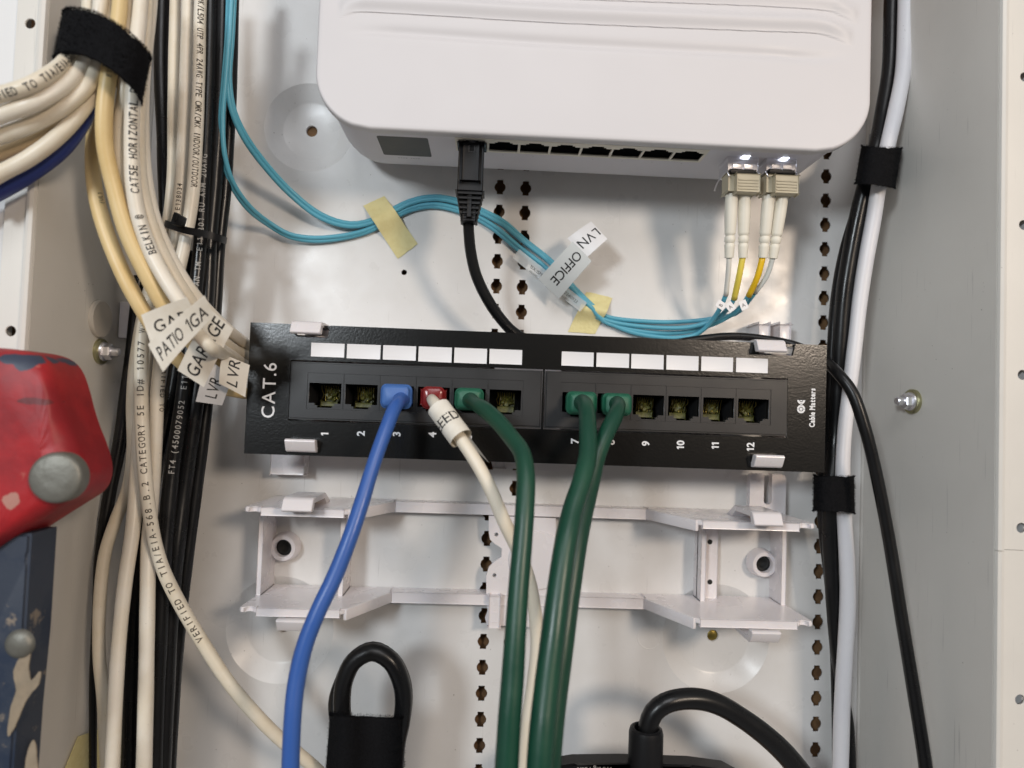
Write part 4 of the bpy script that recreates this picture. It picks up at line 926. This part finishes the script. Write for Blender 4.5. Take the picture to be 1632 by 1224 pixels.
cable('coax_cable', 'thin black cable hugging the cabinet side behind the grey clamp', [(222, 440, 22, 8), (217, 490, 22, 9), (210, 560, 24, 9.5), (200, 640, 26, 10), (190, 710, 28, 10), (174, 790, 30, 9.5), (160, 880, 32, 8), (154, 980, 34, 6.5), (149, 1080, 34, 6), (148, 1180, 33, 5.5), (148, 1290, 30, 5.5)], 'rubber', group=GV)
cable('coax_cable', 'black cable seen only in the gap beside the upright cream cables', [(262, -60, 20, 13), (258, 100, 20, 12), (262, 240, 20, 11), (262, 380, 20, 9), (246, 480, 20, 9), (240, 600, 20, 9), (238, 760, 20, 9), (250, 900, 22, 9), (236, 1290, 26, 10)], 'rubber', group=GV)

# ------------------------------------------------------------------ patch cords and their plugs
def plug(parent, slot, m, mboot, w=10.6, hgt=9.2, out=9, offx=0, offz=0, rot=0):
    x, z = slots[slot-1]; x += offx; z += offz
    bm = bmesh.new(); add_box(bm, x-5.6, x+5.6, z-3.4, z+3.4, PH-10, PH+2.0, .5); add_box(bm, x-2.6, x+2.6, z-5.4, z-3.2, PH-6, PH+1.8, .4)
    bm_obj('plug', bm, M[m], parent, True, 35)
    bm = bmesh.new(); lps = []
    for hh, k in ((PH-.5, .80), (PH+1.0, .84), (PH+1.4, .97), (PH+2.2, 1.0), (PH+1.2+out*.55, 1.0), (PH+1.2+out*.62, .90), (PH+1.2+out*.9, .84), (PH+1.2+out, .66)):
        lps.append([bm.verts.new(V(a_, b_, hh)) for a_, b_ in rrect(x-w/2*k, x+w/2*k, z-.3-hgt/2*k, z-.3+hgt/2*k, 2.4*k, 5)])
    for p_, q_ in zip(lps, lps[1:]):
        for i in range(len(p_)): bm.faces.new((p_[i], p_[(i+1) % len(p_)], q_[(i+1) % len(p_)], q_[i]))
    bm.faces.new(lps[0][::-1]); bm.faces.new(lps[-1])
    for k in range(4 if out > 6 else 0): add_box(bm, x-w/2-.15+0*k, x+w/2+.15, z-.3-hgt*.28, z-.3+hgt*.28, PH+2.2+k*.9, PH+2.5+k*.9, .1)
    bm_obj('strain_boot', bm, M[mboot], parent, True, 45)
    return x, z
def cord(label, slot, m, mplug, spec, offx=0, offz=0, w=11.2, hgt=10, out=9, group='patch cords plugged into the panel', seg=20):
    t = thing('patch_cable', label, 'patch cord', group, at=V(slots[slot-1][0], slots[slot-1][1], PH))
    plug(t, slot, mplug, mplug, w, hgt, out, offx, offz)
    tube('jacket', spec, M[m], t, None, seg, .015); return t
for i in (3, 4, 5, 7, 8): pass
cord('blue patch cord plugged into port 3 of the panel', 3, 'blue', 'blueplug', [(640, 637, 48, 14), (636, 640, 57, 10.5), (628, 652, 63, 11), (617, 680, 68, 11.2), (604, 715, 72, 11.4), (590, 757, 76, 11.6), (575, 806, 80, 12.2), (556, 862, 84, 12.6), (532, 922, 87, 13), (508, 972, 90, 13.2), (486, 1028, 92, 13.4), (472, 1090, 94, 13.4), (466, 1150, 96, 13.4), (461, 1290, 98, 13.6)], w=13, hgt=10.5, out=8)
t = cord('white patch cord with a dark red plug in port 4 and a curled label', 4, 'wcable', 'red', [(688, 636, 52, 8.5), (693, 643, 62, 9.5), (706, 660, 70, 10), (722, 682, 74, 10.5), (740, 708, 77, 10.5), (762, 742, 80, 10.8), (782, 780, 82, 11), (803, 830, 82, 11.2), (824, 874, 80, 11), (842, 920, 78, 10.8), (852, 970, 78, 10.6), (856, 1030, 78, 10.8), (850, 1090, 80, 11), (842, 1150, 82, 11.2), (828, 1290, 84, 11.4)], w=9.8, hgt=9.6, out=5)
# curled label: most of a turn round the cord, then a tail
pa_, pb_ = P(699, 650, 70), P(735, 699, 78); ax = (pb_-pa_).normalized(); n0 = (CPOS-pa_); n0 = (n0-ax*n0.dot(ax)).normalized(); sd = ax.cross(n0)
bm = bmesh.new(); rows = []; L_ = (pb_-pa_).length; rl = 4.7
for i in range(26):
    a = math.radians(-165+i*13.0); q_ = Vector((0, 0, 0))
    rows.append((a, n0*math.cos(a)*rl*MM+sd*math.sin(a)*rl*MM))
tail = []
a_end = rows[0][0]
for k in range(1, 9): tail.append(rows[0][1]+(-n0*.35-sd*.0+ax*.45).normalized()*0+Vector((1.15*k, 0.6*k, -1.1*k))*MM)
rows2 = [v for v in reversed(tail)]+[r_[1] for r_ in rows]
F = []; B = []
for v in rows2: F.append((bm.verts.new(pa_+v), bm.verts.new(pb_+v))); v2 = v*1.0; B.append((bm.verts.new(pa_+v*.955), bm.verts.new(pb_+v*.955)))
for a, b in zip(F, F[1:]): bm.faces.new((a[0], a[1], b[1], b[0]))
for a, b in zip(B, B[1:]): bm.faces.new((a[0], b[0], b[1], a[1]))
lab = bm_obj('label_flag', bm, M['paper'], t, True)
bm = bmesh.new(); out, w_ = layout('FEED', 4.2, .008)
for vs_, fs in out:
    nv = []
    for x_, y_ in vs_:
        a = -(x_-w_*.52)/rl; nv.append(bm.verts.new(pa_.lerp(pb_, .5)+ax*((y_-2.1))*MM+(n0*math.cos(a)+sd*math.sin(a))*(rl+.07)*MM))
    for f in fs: bm.faces.new([nv[k] for k in f])
lo = bm_obj('lettering', bm, M['ink']); lo.parent = lab; lo.matrix_parent_inverse = Matrix.Identity(4)
cord('green patch cord plugged into port 5, bending away from the others', 5, 'green', 'greenplug', [(748, 637, 49, 13.0), (757, 643, 61, 11.0), (771, 652, 68, 13.1), (792, 670, 76, 13.6), (813, 695, 84, 13.6), (832, 722, 92, 14.2), (838, 758, 98, 14.7), (837, 800, 102, 15.3), (833, 860, 106, 15.9), (827, 930, 110, 16.6), (822, 1000, 114, 17.2), (817, 1080, 117, 18.0), (811, 1160, 120, 18.7), (804, 1290, 123, 19.6)], w=12.2, hgt=9.5, out=8)
cord('green patch cord plugged into port 7 of the panel', 7, 'green', 'greenplug', [(926, 641, 50, 14.0), (933, 646, 62, 12.5), (936, 662, 70, 13.6), (937, 690, 77, 14.2), (937, 724, 83, 14.6), (928, 765, 90, 15.8), (913, 812, 96, 16.9), (902, 862, 102, 18.0), (892, 930, 107, 19.1), (882, 1010, 112, 19.9), (872, 1090, 116, 20.7), (864, 1170, 120, 21.4), (856, 1290, 124, 21.8)], w=13, hgt=10, out=9, offx=1.0)
cord('green patch cord plugged into port 8, slanting down across port 7 cord', 8, 'green', 'greenplug', [(982, 643, 49, 13.5), (986, 648, 60, 11.0), (980, 664, 66, 13.1), (966, 692, 71, 13.5), (952, 726, 75, 14.0), (942, 766, 79, 14.7), (929, 820, 86, 15.8), (919, 870, 92, 16.8), (908, 940, 98, 17.7), (897, 1020, 104, 18.5), (886, 1100, 108, 19.4), (877, 1180, 112, 19.9), (868, 1290, 116, 20.7)], w=12.6, hgt=9.6, out=8, offx=.8)
# black cord in the switch
t = thing('patch_cable', 'black cord with a ribbed boot in the first port of the switch', 'patch cord', 'patch cords plugged into the panel', at=P(748, 260, 46))
px_, ph_ = bx0+.6+pw*.5, (bh0+bh1)/2
ztop = zb+6; z235 = zb-1.0; z300 = Q(748, 308, 47)[1]; z355 = Q(745, 355, 44)[1]; xb_ = Q(749, 290, 47)[0]
bm = bmesh.new(); add_box(bm, px_-5.8, px_+5.8, zb-1.5, ztop, ph_-4, ph_+4, .4); bm_obj('plug', bm, M['plugclear'], t, True, 35)
bm = bmesh.new(); add_box(bm, px_-1.4, px_+1.4, zb-5.5, zb+4, ph_+4.6, ph_+5.6, .3); bm_obj('latch_tab', bm, M['plugclear'], t, True, 35)
bm = bmesh.new(); xc0 = (px_+xb_)/2
add_box(bm, xc0-5.4, xc0+5.4, z300, zb-1.0, ph_-4.5, ph_+4.4, .9); add_box(bm, xc0-3.6, xc0+3.6, z300+4, zb-1.6, ph_+3.5, ph_+5.6, .9)
n = 6; hz = (z300-z355)/n
for k in range(n):
    kk = 1-.45*(k/n); add_box(bm, xc0-5.3*kk, xc0+5.3*kk, z300-hz*k-hz*.72, z300-hz*k-hz*.08, ph_-4.4*kk, ph_+4.4*kk, .45)
add_box(bm, xc0-2.9, xc0+2.9, z355-.5, z300+1, ph_-2.8, ph_+2.8, .8); add_box(bm, xc0-.9, xc0+.9, z355+1, z300+1, ph_-3.4, ph_+4.0, .3)
bm_obj('ribbed_boot', bm, M['black'], t, True, 35)
tube('jacket', [(746, 345, 44, 8.6), (747, 368, 42, 8.8), (750, 400, 38, 9), (758, 436, 34, 9), (773, 470, 30, 9), (794, 503, 26, 9), (822, 532, 22, 9), (870, 552, 17, 8.6), (980, 560, 14, 8), (1060, 550, 12, 7), (1120, 540, 12, 6.5), (1168, 536, 13, 6.5), (1222, 541, 15, 6.5), (1268, 551, 18, 7), (1312, 574, 30, 8.6), (1338, 598, 42, 9.2), (1358, 625, 46, 9.5), (1378, 681, 48, 9.6), (1395, 748, 48, 9.6), (1416, 855, 48, 9.6), (1437, 985, 50, 9.8), (1456, 1100, 53, 10), (1472, 1200, 56, 10.2), (1484, 1290, 58, 10.4)], M['rubber'], t, None, 16, .01)

# ------------------------------------------------------------------ bundle along the other side
GR = 'thick cables strapped together beside the white side wall'
cable('power_cable', 'thick black cable strapped beside the white one, going down behind the patch panel end', [(1423, -60, 22, 11), (1420, 20, 22, 11.5), (1417, 110, 24, 11.5), (1406, 180, 27, 11.5), (1394, 240, 32, 12), (1380, 290, 32, 12.5), (1368, 340, 30, 13), (1356, 400, 28, 13), (1345, 470, 26, 13), (1339, 545, 24, 13), (1335, 620, 22, 12.5), (1330, 700, 20, 12), (1324, 780, 24, 12.5), (1323, 850, 20, 12.5), (1326, 930, 18, 11), (1330, 1010, 15, 9.5), (1340, 1090, 12, 9), (1352, 1160, 12, 9), (1356, 1290, 12, 9)], 'rubber', group=GR)
cable('power_cable', 'thinner black cable between the thick black one and the keyhole column', [(1392, 215, 20, 6), (1386, 260, 22, 7), (1366, 330, 22, 8), (1346, 400, 22, 8.5), (1333, 470, 22, 8.5), (1327, 545, 22, 8.5), (1322, 620, 20, 8.5), (1316, 700, 18, 8.5), (1311, 780, 20, 8.5), (1313, 850, 16, 8), (1320, 920, 14, 7), (1326, 990, 12, 6), (1330, 1070, 10, 6), (1334, 1290, 8, 6)], 'rubber', group=GR)
cable('power_cable', 'thick white cable strapped in front of the black ones', [(1446, -60, 28, 13), (1444, 20, 28, 12.8), (1440, 110, 30, 12.6), (1429, 170, 33, 12.4), (1414, 235, 37, 12.2), (1401, 295, 37, 12), (1392, 350, 34, 12), (1381, 410, 32, 12), (1371, 475, 30, 11.8), (1363, 545, 29, 11.5), (1354, 620, 28, 11), (1346, 690, 27, 11), (1343, 760, 28, 11.2), (1346, 830, 26, 11.6), (1350, 900, 24, 12), (1351, 960, 22, 12.2), (1347, 1040, 20, 12.2), (1342, 1130, 18, 12.2), (1338, 1290, 16, 12.4)], 'wht', group=GR)
cable('power_cable', 'very thick glossy black cable arching into a collar low in the cabinet', [(1030, 1215, 50, 14), (1031, 1185, 50, 15), (1033, 1158, 50, 15.5), (1042, 1135, 50, 15.8), (1060, 1121, 50, 16), (1088, 1114, 49, 16), (1120, 1115, 48, 16), (1150, 1125, 47, 16), (1182, 1144, 46, 16), (1215, 1168, 45, 16.4), (1250, 1200, 44, 17), (1300, 1262, 42, 17), (1340, 1310, 42, 17)], 'rubber', cat='cable', seg=28)
# collar and plug body it runs into
t = thing('power_plug', 'round black plug body with a tall collar at the bottom, lettered Wiring Fault', 'plug', at=P(1030, 1222, 46))
bm = bmesh.new(); cpx = P(1029, 1190, 50); x0 = cpx.x/MM
zt_ = Q(1029, 1158, 50)[1]; zz0 = zt_-24
m4 = Matrix.Translation(V(x0, zz0, 50)); add_lathe(bm, m4, [(7.3, 0), (7.2, 21.4), (6.7, 23.2), (5.6, 23.8), (4.9, 23.4), (4.6, 20)], 40, True, False)
bm_obj('collar', bm, M['black'], t, True, 45)
bm = bmesh.new(); x, z = Q(990, 1210, 52); pl = []
xc_, zc_ = Q(990, 1217, 50)
prof = [(-34, -14), (-31, -4.2), (-27, -1.2), (-20, 0), (0, .6), (30, .2), (45, -1.5), (52, -5), (54, -14), (54, -40), (-34, -40)]
bm = sheet([(xc_+a, zc_+b) for a, b in prof], [], 43, 52); bmesh.ops.bevel(bm, geom=[e for e in bm.edges if all(v.co.y < -51.9*MM for v in e.verts)], offset=1.6*MM, segments=4, affect='EDGES')
bm_obj('plug_body', bm, M['black'], t, True, 35)
x, z = Q(948, 1225, 52); bm = bmesh.new(); flat_text(bm, 'Wiring Fault', frame_mtx(V(x, z-.4, 52.06), (-1, 0, -.03), (0, 0, -1)), 2.0, .01, None, True); bm_obj('lettering', bm, M['greyprint'], t)

# looped black cord with its strap
t = thing('looped_cable', 'black cord folded into a tall loop and held by a black strap', 'cord', at=P(590, 1224, 45))
for dx, h, k in ((0, 50, 1.0), (-4, 41, .93)):
    tube('cord_loop', [(552+dx, 1290, h, 13.5), (549+dx, 1180, h, 13.5), (545+dx*2, 1120, h, 13.5), (549+dx*.4, 1085, h, 13.5), (565+dx*.2, 1053, h, 13.8), (594, 1039+dx*.5, h, 14), (622-dx*.4, 1053, h, 14), (638-dx*.5, 1083, h, 13.8), (643-dx*.3, 1112, h, 13.6), (640, 1150, h, 13.5), (632, 1190, h, 13.5), (628, 1290, h, 13.5)], M['rubber'], t, None, 24, .006)

# ------------------------------------------------------------------ hook-and-loop straps
def strap(label, c0, c1, w0, w1, depth, h, bend=0, tilt=0, blades=2600, hf=None, ends=None):
    """a fuzzy band round a bundle: c0/c1 pixel centres of its upper and lower rims, w0/w1 half widths as pixel vectors"""
    N_, Lr = 56, 9; bm = bmesh.new(); rings = []; rnd = random.Random(hash(label) % 999 if False else len(label))
    def S(a, t):
        ca, sa = math.cos(a), math.sin(a); ex = .8
        ca = math.copysign(abs(ca)**ex, ca); sb = math.copysign(abs(sa)**ex, sa)
        cx_ = c0[0]+(c1[0]-c0[0])*t; cy_ = c0[1]+(c1[1]-c0[1])*t; wx = w0[0]+(w1[0]-w0[0])*t; wy = w0[1]+(w1[1]-w0[1])*t
        px = cx_+wx*ca+bend*0; py = cy_+wy*ca+bend*ca*ca-tilt*max(sb, -1)
        return P(px, py, h+depth*sb+(hf(t) if hf else 0))
    for j in range(Lr+1):
        t = j/Lr; ring_ = []
        for i in range(N_):
            a = 2*math.pi*i/N_; p = S(a, t)
            if j in (0, Lr): p = p+Vector((rnd.uniform(-.15, .15), 0, rnd.uniform(-.3, .3)))*MM
            ring_.append(bm.verts.new(p))
        rings.append(ring_)
    inner = []
    for j in (0, Lr):
        cen = sum((v.co for v in rings[j]), Vector())/N_; inner.append([bm.verts.new(v.co+(cen-v.co).normalized()*1.5*MM) for v in rings[j]])
    for a, b in zip(rings, rings[1:]):
        for i in range(N_): bm.faces.new((a[i], a[(i+1) % N_], b[(i+1) % N_], b[i]))
    for r_, q_ in ((rings[0], inner[0]), (rings[-1], inner[1])):
        for i in range(N_): bm.faces.new((r_[i], r_[(i+1) % N_], q_[(i+1) % N_], q_[i]))
    for i in range(N_): bm.faces.new((inner[0][i], inner[0][(i+1) % N_], inner[1][(i+1) % N_], inner[1][i]))
    # overlap end: a second short layer
    for k in range(blades):
        a = rnd.uniform(-.35, math.pi+.35); t = rnd.random()
        if rnd.random() < .42: t = rnd.choice((0, 1))+rnd.uniform(-.02, .02)
        p = S(a, t); e = .02; du = S(a+e, t)-S(a-e, t); dv = S(a, t+e)-S(a, t-e); n = du.cross(dv)
        if n.length < 1e-12: continue
        n.normalize(); cen = S(0, t).lerp(S(math.pi, t), .5)
        if n.dot(p-cen) < 0: n = -n
        d = (n*.6+Vector((rnd.uniform(-1, 1), rnd.uniform(-1, 1), rnd.uniform(-1, 1)))*.9+(dv.normalized()*(-1.2 if t < .03 else 1.2 if t > .97 else 0))).normalized()*rnd.uniform(.4, 1.25)*MM
        s = d.orthogonal().normalized()*.06*MM; mid = p+d*.5+s*rnd.uniform(-3, 3)
        v = [bm.verts.new(p-s), bm.verts.new(p+s), bm.verts.new(mid+s), bm.verts.new(p+d), bm.verts.new(mid-s)]; bm.faces.new(v)
    me = bpy.data.meshes.new('strap'); bm.to_mesh(me); bm.free(); o = link('hook_and_loop_strap', me, M['velcro'])
    return tag(o, label, 'strap', 'black fabric cable straps')
strap('wide black fabric strap gathering the cream cables at the corner', (170, 42), (156, 110), (70, 36), (70, 36), 17, 92, bend=16, tilt=13, blades=5200, hf=lambda t: 0)
strap('black fabric strap round the thick cables beside the network switch', (1405, 235), (1395, 295), (32, 2), (32, 4), 15, 32, blades=2600)
strap('black fabric strap round the thick cables just under the patch panel', (1329, 759), (1329, 815), (32, 1), (33, 2), 13, 24, blades=2600)
strap('wide black fabric strap closing the folded black cord at the bottom', (586, 1142), (578, 1290), (60, 3), (63, 3), 15, 46, blades=4600)

# zip tie round the upright bundle
t = thing('zip_tie', 'black zip tie with its square head around the upright cables', 'zip tie', at=P(310, 368, 50))
bm = bmesh.new(); N_ = 48; R1 = []; 
for i in range(N_):
    a = 2*math.pi*i/N_; ca, sa = math.cos(a), math.sin(a)
    p = P(312+46*math.copysign(abs(ca)**.75, ca), 370+13*ca, 40+15*math.copysign(abs(sa)**.75, sa)); cen = P(312, 370, 40); n = (p-cen).normalized()
    ax_ = Vector((.12, 0, 1)); R1.append([bm.verts.new(p+ax_*1.5*MM), bm.verts.new(p+ax_*1.5*MM+n*1.0*MM), bm.verts.new(p-ax_*1.5*MM+n*1.0*MM), bm.verts.new(p-ax_*1.5*MM)])
for i in range(N_):
    a, b = R1[i], R1[(i+1) % N_]
    for k in range(4): bm.faces.new((a[k], a[(k+1) % 4], b[(k+1) % 4], b[k]))
bm_obj('band', bm, M['black'], t, True, 40)
p = P(285, 352, 57); bm = bmesh.new(); add_obox(bm, frame_mtx(p, (.97, 0, -.22), (.22, 0, .97)), 4.6, 4.4, 3.4, .5); add_obox(bm, frame_mtx(P(281, 346, 58), (.97, 0, -.22), (.22, 0, .97)), 2.0, 3.4, 2.2, .3)
bm_obj('head', bm, M['black'], t, True, 35)

# translucent clamp stuck on the side wall
xw = xl+(XL-xl)*.45
t = thing('cable_clamp', 'grey plastic clamp with a peg stuck on the cabinet side above a bolt', 'clamp', at=P(190, 510, 35))
wd = Vector(((XL-xl), DEP, 0)).normalized()      # direction from the front edge to the back along the wall (x, -h)
def on_wall(px, py):
    h = 40.0
    for _ in range(12):
        xx = XL+(xl-XL)*h/DEP; z, h = on_x(px, py, xx)
    return XL+(xl-XL)*h/DEP, z, h
x1_, z1_, h1_ = on_wall(158, 508); x2_, z2_, h2_ = on_wall(200, 512)
dirw = (V(x2_, z1_, h2_)-V(x1_, z1_, h1_)).normalized(); nw = Vector((0, 0, 1)).cross(dirw).normalized(); nw = nw if nw.x > 0 else -nw
m4 = frame_mtx(V(x1_, z1_, h1_)+nw*.8*MM, dirw, (0, 0, 1)); m4z = (m4.to_3x3() @ Vector((0, 0, 1))).dot(nw)
bm = bmesh.new(); add_lathe(bm, frame_mtx(V(x1_, z1_, h1_)-nw*.2*MM, (0, 0, 1), nw.cross(Vector((0, 0, 1)))), [(8.2, 0), (8.2, 1.2), (7.6, 1.8)], 40, True, True)
bm_obj('pad', bm, M['clampmat'], t, True, 40)
m5 = frame_mtx(V(x2_, z2_, h2_)+nw*2.6*MM, dirw, (0, 0, 1)); bm = bmesh.new(); add_obox(bm, m5, 13, 17, 5, .9); bm_obj('block', bm, M['abs'], t, True, 35)
bm = bmesh.new(); a, b = spline([P(200, 512, h2_+2), P(222, 514, h2_+1), P(246, 516, h2_+1)], [1.9, 1.9, 1.9]); tube_bm(bm, a, b, 18); bm_obj('peg', bm, M['abs'], t, True)

def wall_tape():
    q = []
    for px, py in ((122, 1174), (163, 1160), (172, 1262), (86, 1262)):
        x_, z_, h_ = on_wall(px, py); q.append(V(x_, z_, h_)+nw*.45*MM)
    bm = bmesh.new(); f = [bm.verts.new(p) for p in q]; b = [bm.verts.new(p+nw*.2*MM) for p in q]
    bm.faces.new(f[::-1]); bm.faces.new(b)
    for i in range(4): bm.faces.new((f[i], f[(i+1) % 4], b[(i+1) % 4], b[i]))
    tag(bm_obj('masking_tape', bm, M['mask']), 'shaded masking tape on the cabinet side behind the pale cables', 'tape', 'strips of pale yellow masking tape')
wall_tape()

# ------------------------------------------------------------------ ladder end standing in front
t = thing('step_ladder', 'scuffed blue ladder rail with a worn red end cap and a dull rivet', 'ladder', at=P(40, 1200, 112))
HL = 104
def pxs(pts, h): return [Q(a, b, h) for a, b in pts]
capo = pxs([(-60, 559), (0, 558), (60, 561), (95, 568), (115, 580), (127, 598), (136, 625), (143, 652), (152, 680), (163, 708), (170, 732), (172, 752), (167, 772), (155, 787), (130, 803), (95, 825), (60, 848), (30, 868), (0, 884), (-60, 915)], HL-13)
from mathutils import noise as _noise
def cap_bm(outline, h0, h1, rb):
    bmx = bmesh.new(); cx = sum(p[0] for p in outline)/len(outline)+6; cz = sum(p[1] for p in outline)/len(outline)
    ps = [Vector((x, z, 0)) for x, z in outline]; dense = []
    for i in range(len(ps)-1):
        for k in range(6):
            t_ = k/6; p0 = ps[max(i-1, 0)]; p1 = ps[i]; p2 = ps[i+1]; p3 = ps[min(i+2, len(ps)-1)]
            dense.append(.5*((2*p1)+(p2-p0)*t_+(2*p0-5*p1+4*p2-p3)*t_*t_+(3*p1-p0-3*p2+p3)*t_**3))
    dense.append(ps[-1]); loops = []
    sched = [(0, h0)]+[(rb*(1-math.cos(a)), h1-rb*(1-math.sin(a))) for a in [math.pi/2*i/8 for i in range(9)]]+[(rb+5, h1+.5), (rb+12, h1+.6)]
    for ins, hh in sched:
        lp = []
        for p in dense:
            d = Vector((cx, cz, 0))-p; k = min(ins/max(d.length, 1e-6), .9); q_ = p+d*k
            n_ = _noise.noise(Vector((q_.x*.09, q_.y*.09, hh*.05)))*.7+_noise.noise(Vector((q_.x*.35, q_.y*.35, 3)))*.18; lp.append(bmx.verts.new(V(q_.x, q_.y, hh+n_*(1 if hh > h0 else 0))))
        loops.append(lp)
    for a, b in zip(loops, loops[1:]):
        for i in range(len(a)): bmx.faces.new((a[i], a[(i+1) % len(a)], b[(i+1) % len(a)], b[i]))
    bmx.faces.new(loops[0][::-1]); bmx.faces.new(loops[-1]); return bmx
bm_obj('end_cap', cap_bm(capo, HL-16, HL+6, 7), M['redpaint'], t, True, 55)
pts = pxs([(-120, 840), (88, 840), (86, 870), (78, 1000), (66, 1120), (54, 1290), (-120, 1290)], HL-13)
bm = sheet(pts, [], HL-14, HL); bmesh.ops.bevel(bm, geom=[e for e in bm.edges if all(v.co.y < -(HL-.1)*MM for v in e.verts)], offset=.9*MM, segments=3, affect='EDGES')
bm_obj('rail', bm, M['bluepaint'], t, True, 35)
x, z = Q(85, 762, HL+9); bm = bmesh.new(); add_lathe(bm, face_out(x, z, HL+6.5) @ Matrix.Rotation(.10, 4, 'Y'), [(8.3, -3), (8.3, 1.0), (7.9, 2.0), (6.9, 2.5), (3.5, 2.75), (.1, 2.8)], 48, False, True); bm_obj('rivet', bm, M['rivet'], t, True, 60)
x, z = Q(32, 1026, HL); bm = bmesh.new(); add_lathe(bm, face_out(x, z, HL-.2), [(4.9, 0), (4.5, 1.0), (3, 1.9), (.1, 2.1)], 32, False, True); bm_obj('rivet', bm, M['rivet'], t, True, 60)
# chipped patch at the top of the cap and dried drips on the rail
M['chip'] = mat('chipped_dark_patch', (.030, .042, .075), .6, bump=(400, .5, .3)); M['drip'] = mat('dried_glue', (.30, .24, .17), .5, bump=(200, .8, .6), var=(160, (.22, .18, .13), .8))
def blob(name, pts, h, th, m):
    ps = [Q(a, b, h) for a, b in pts]; n = len(ps); dn = []
    for i in range(n):
        for k in range(5):
            t_ = k/5; p0, p1, p2, p3 = [Vector((*ps[(i+j) % n], 0)) for j in (-1, 0, 1, 2)]
            p = .5*((2*p1)+(p2-p0)*t_+(2*p0-5*p1+4*p2-p3)*t_*t_+(3*p1-p0-3*p2+p3)*t_**3); dn.append((p.x+random.uniform(-.1, .1), p.y+random.uniform(-.1, .1)))
    bmx = sheet(dn, [], h-.4, h+th); return bm_obj(name, bmx, m, t, False)
blob('dried_drip', [(22, 1070), (34, 1046), (48, 1040), (46, 1066), (50, 1084), (64, 1070), (62, 1090), (48, 1108), (38, 1124), (24, 1158), (13, 1172), (17, 1130), (26, 1100)], HL, .25, M['drip'])
blob('dried_drip', [(52, 1180), (58, 1196), (60, 1260), (40, 1260), (42, 1210)], HL, .25, M['drip'])
for o in (_fob,): bpy.data.objects.remove(o)
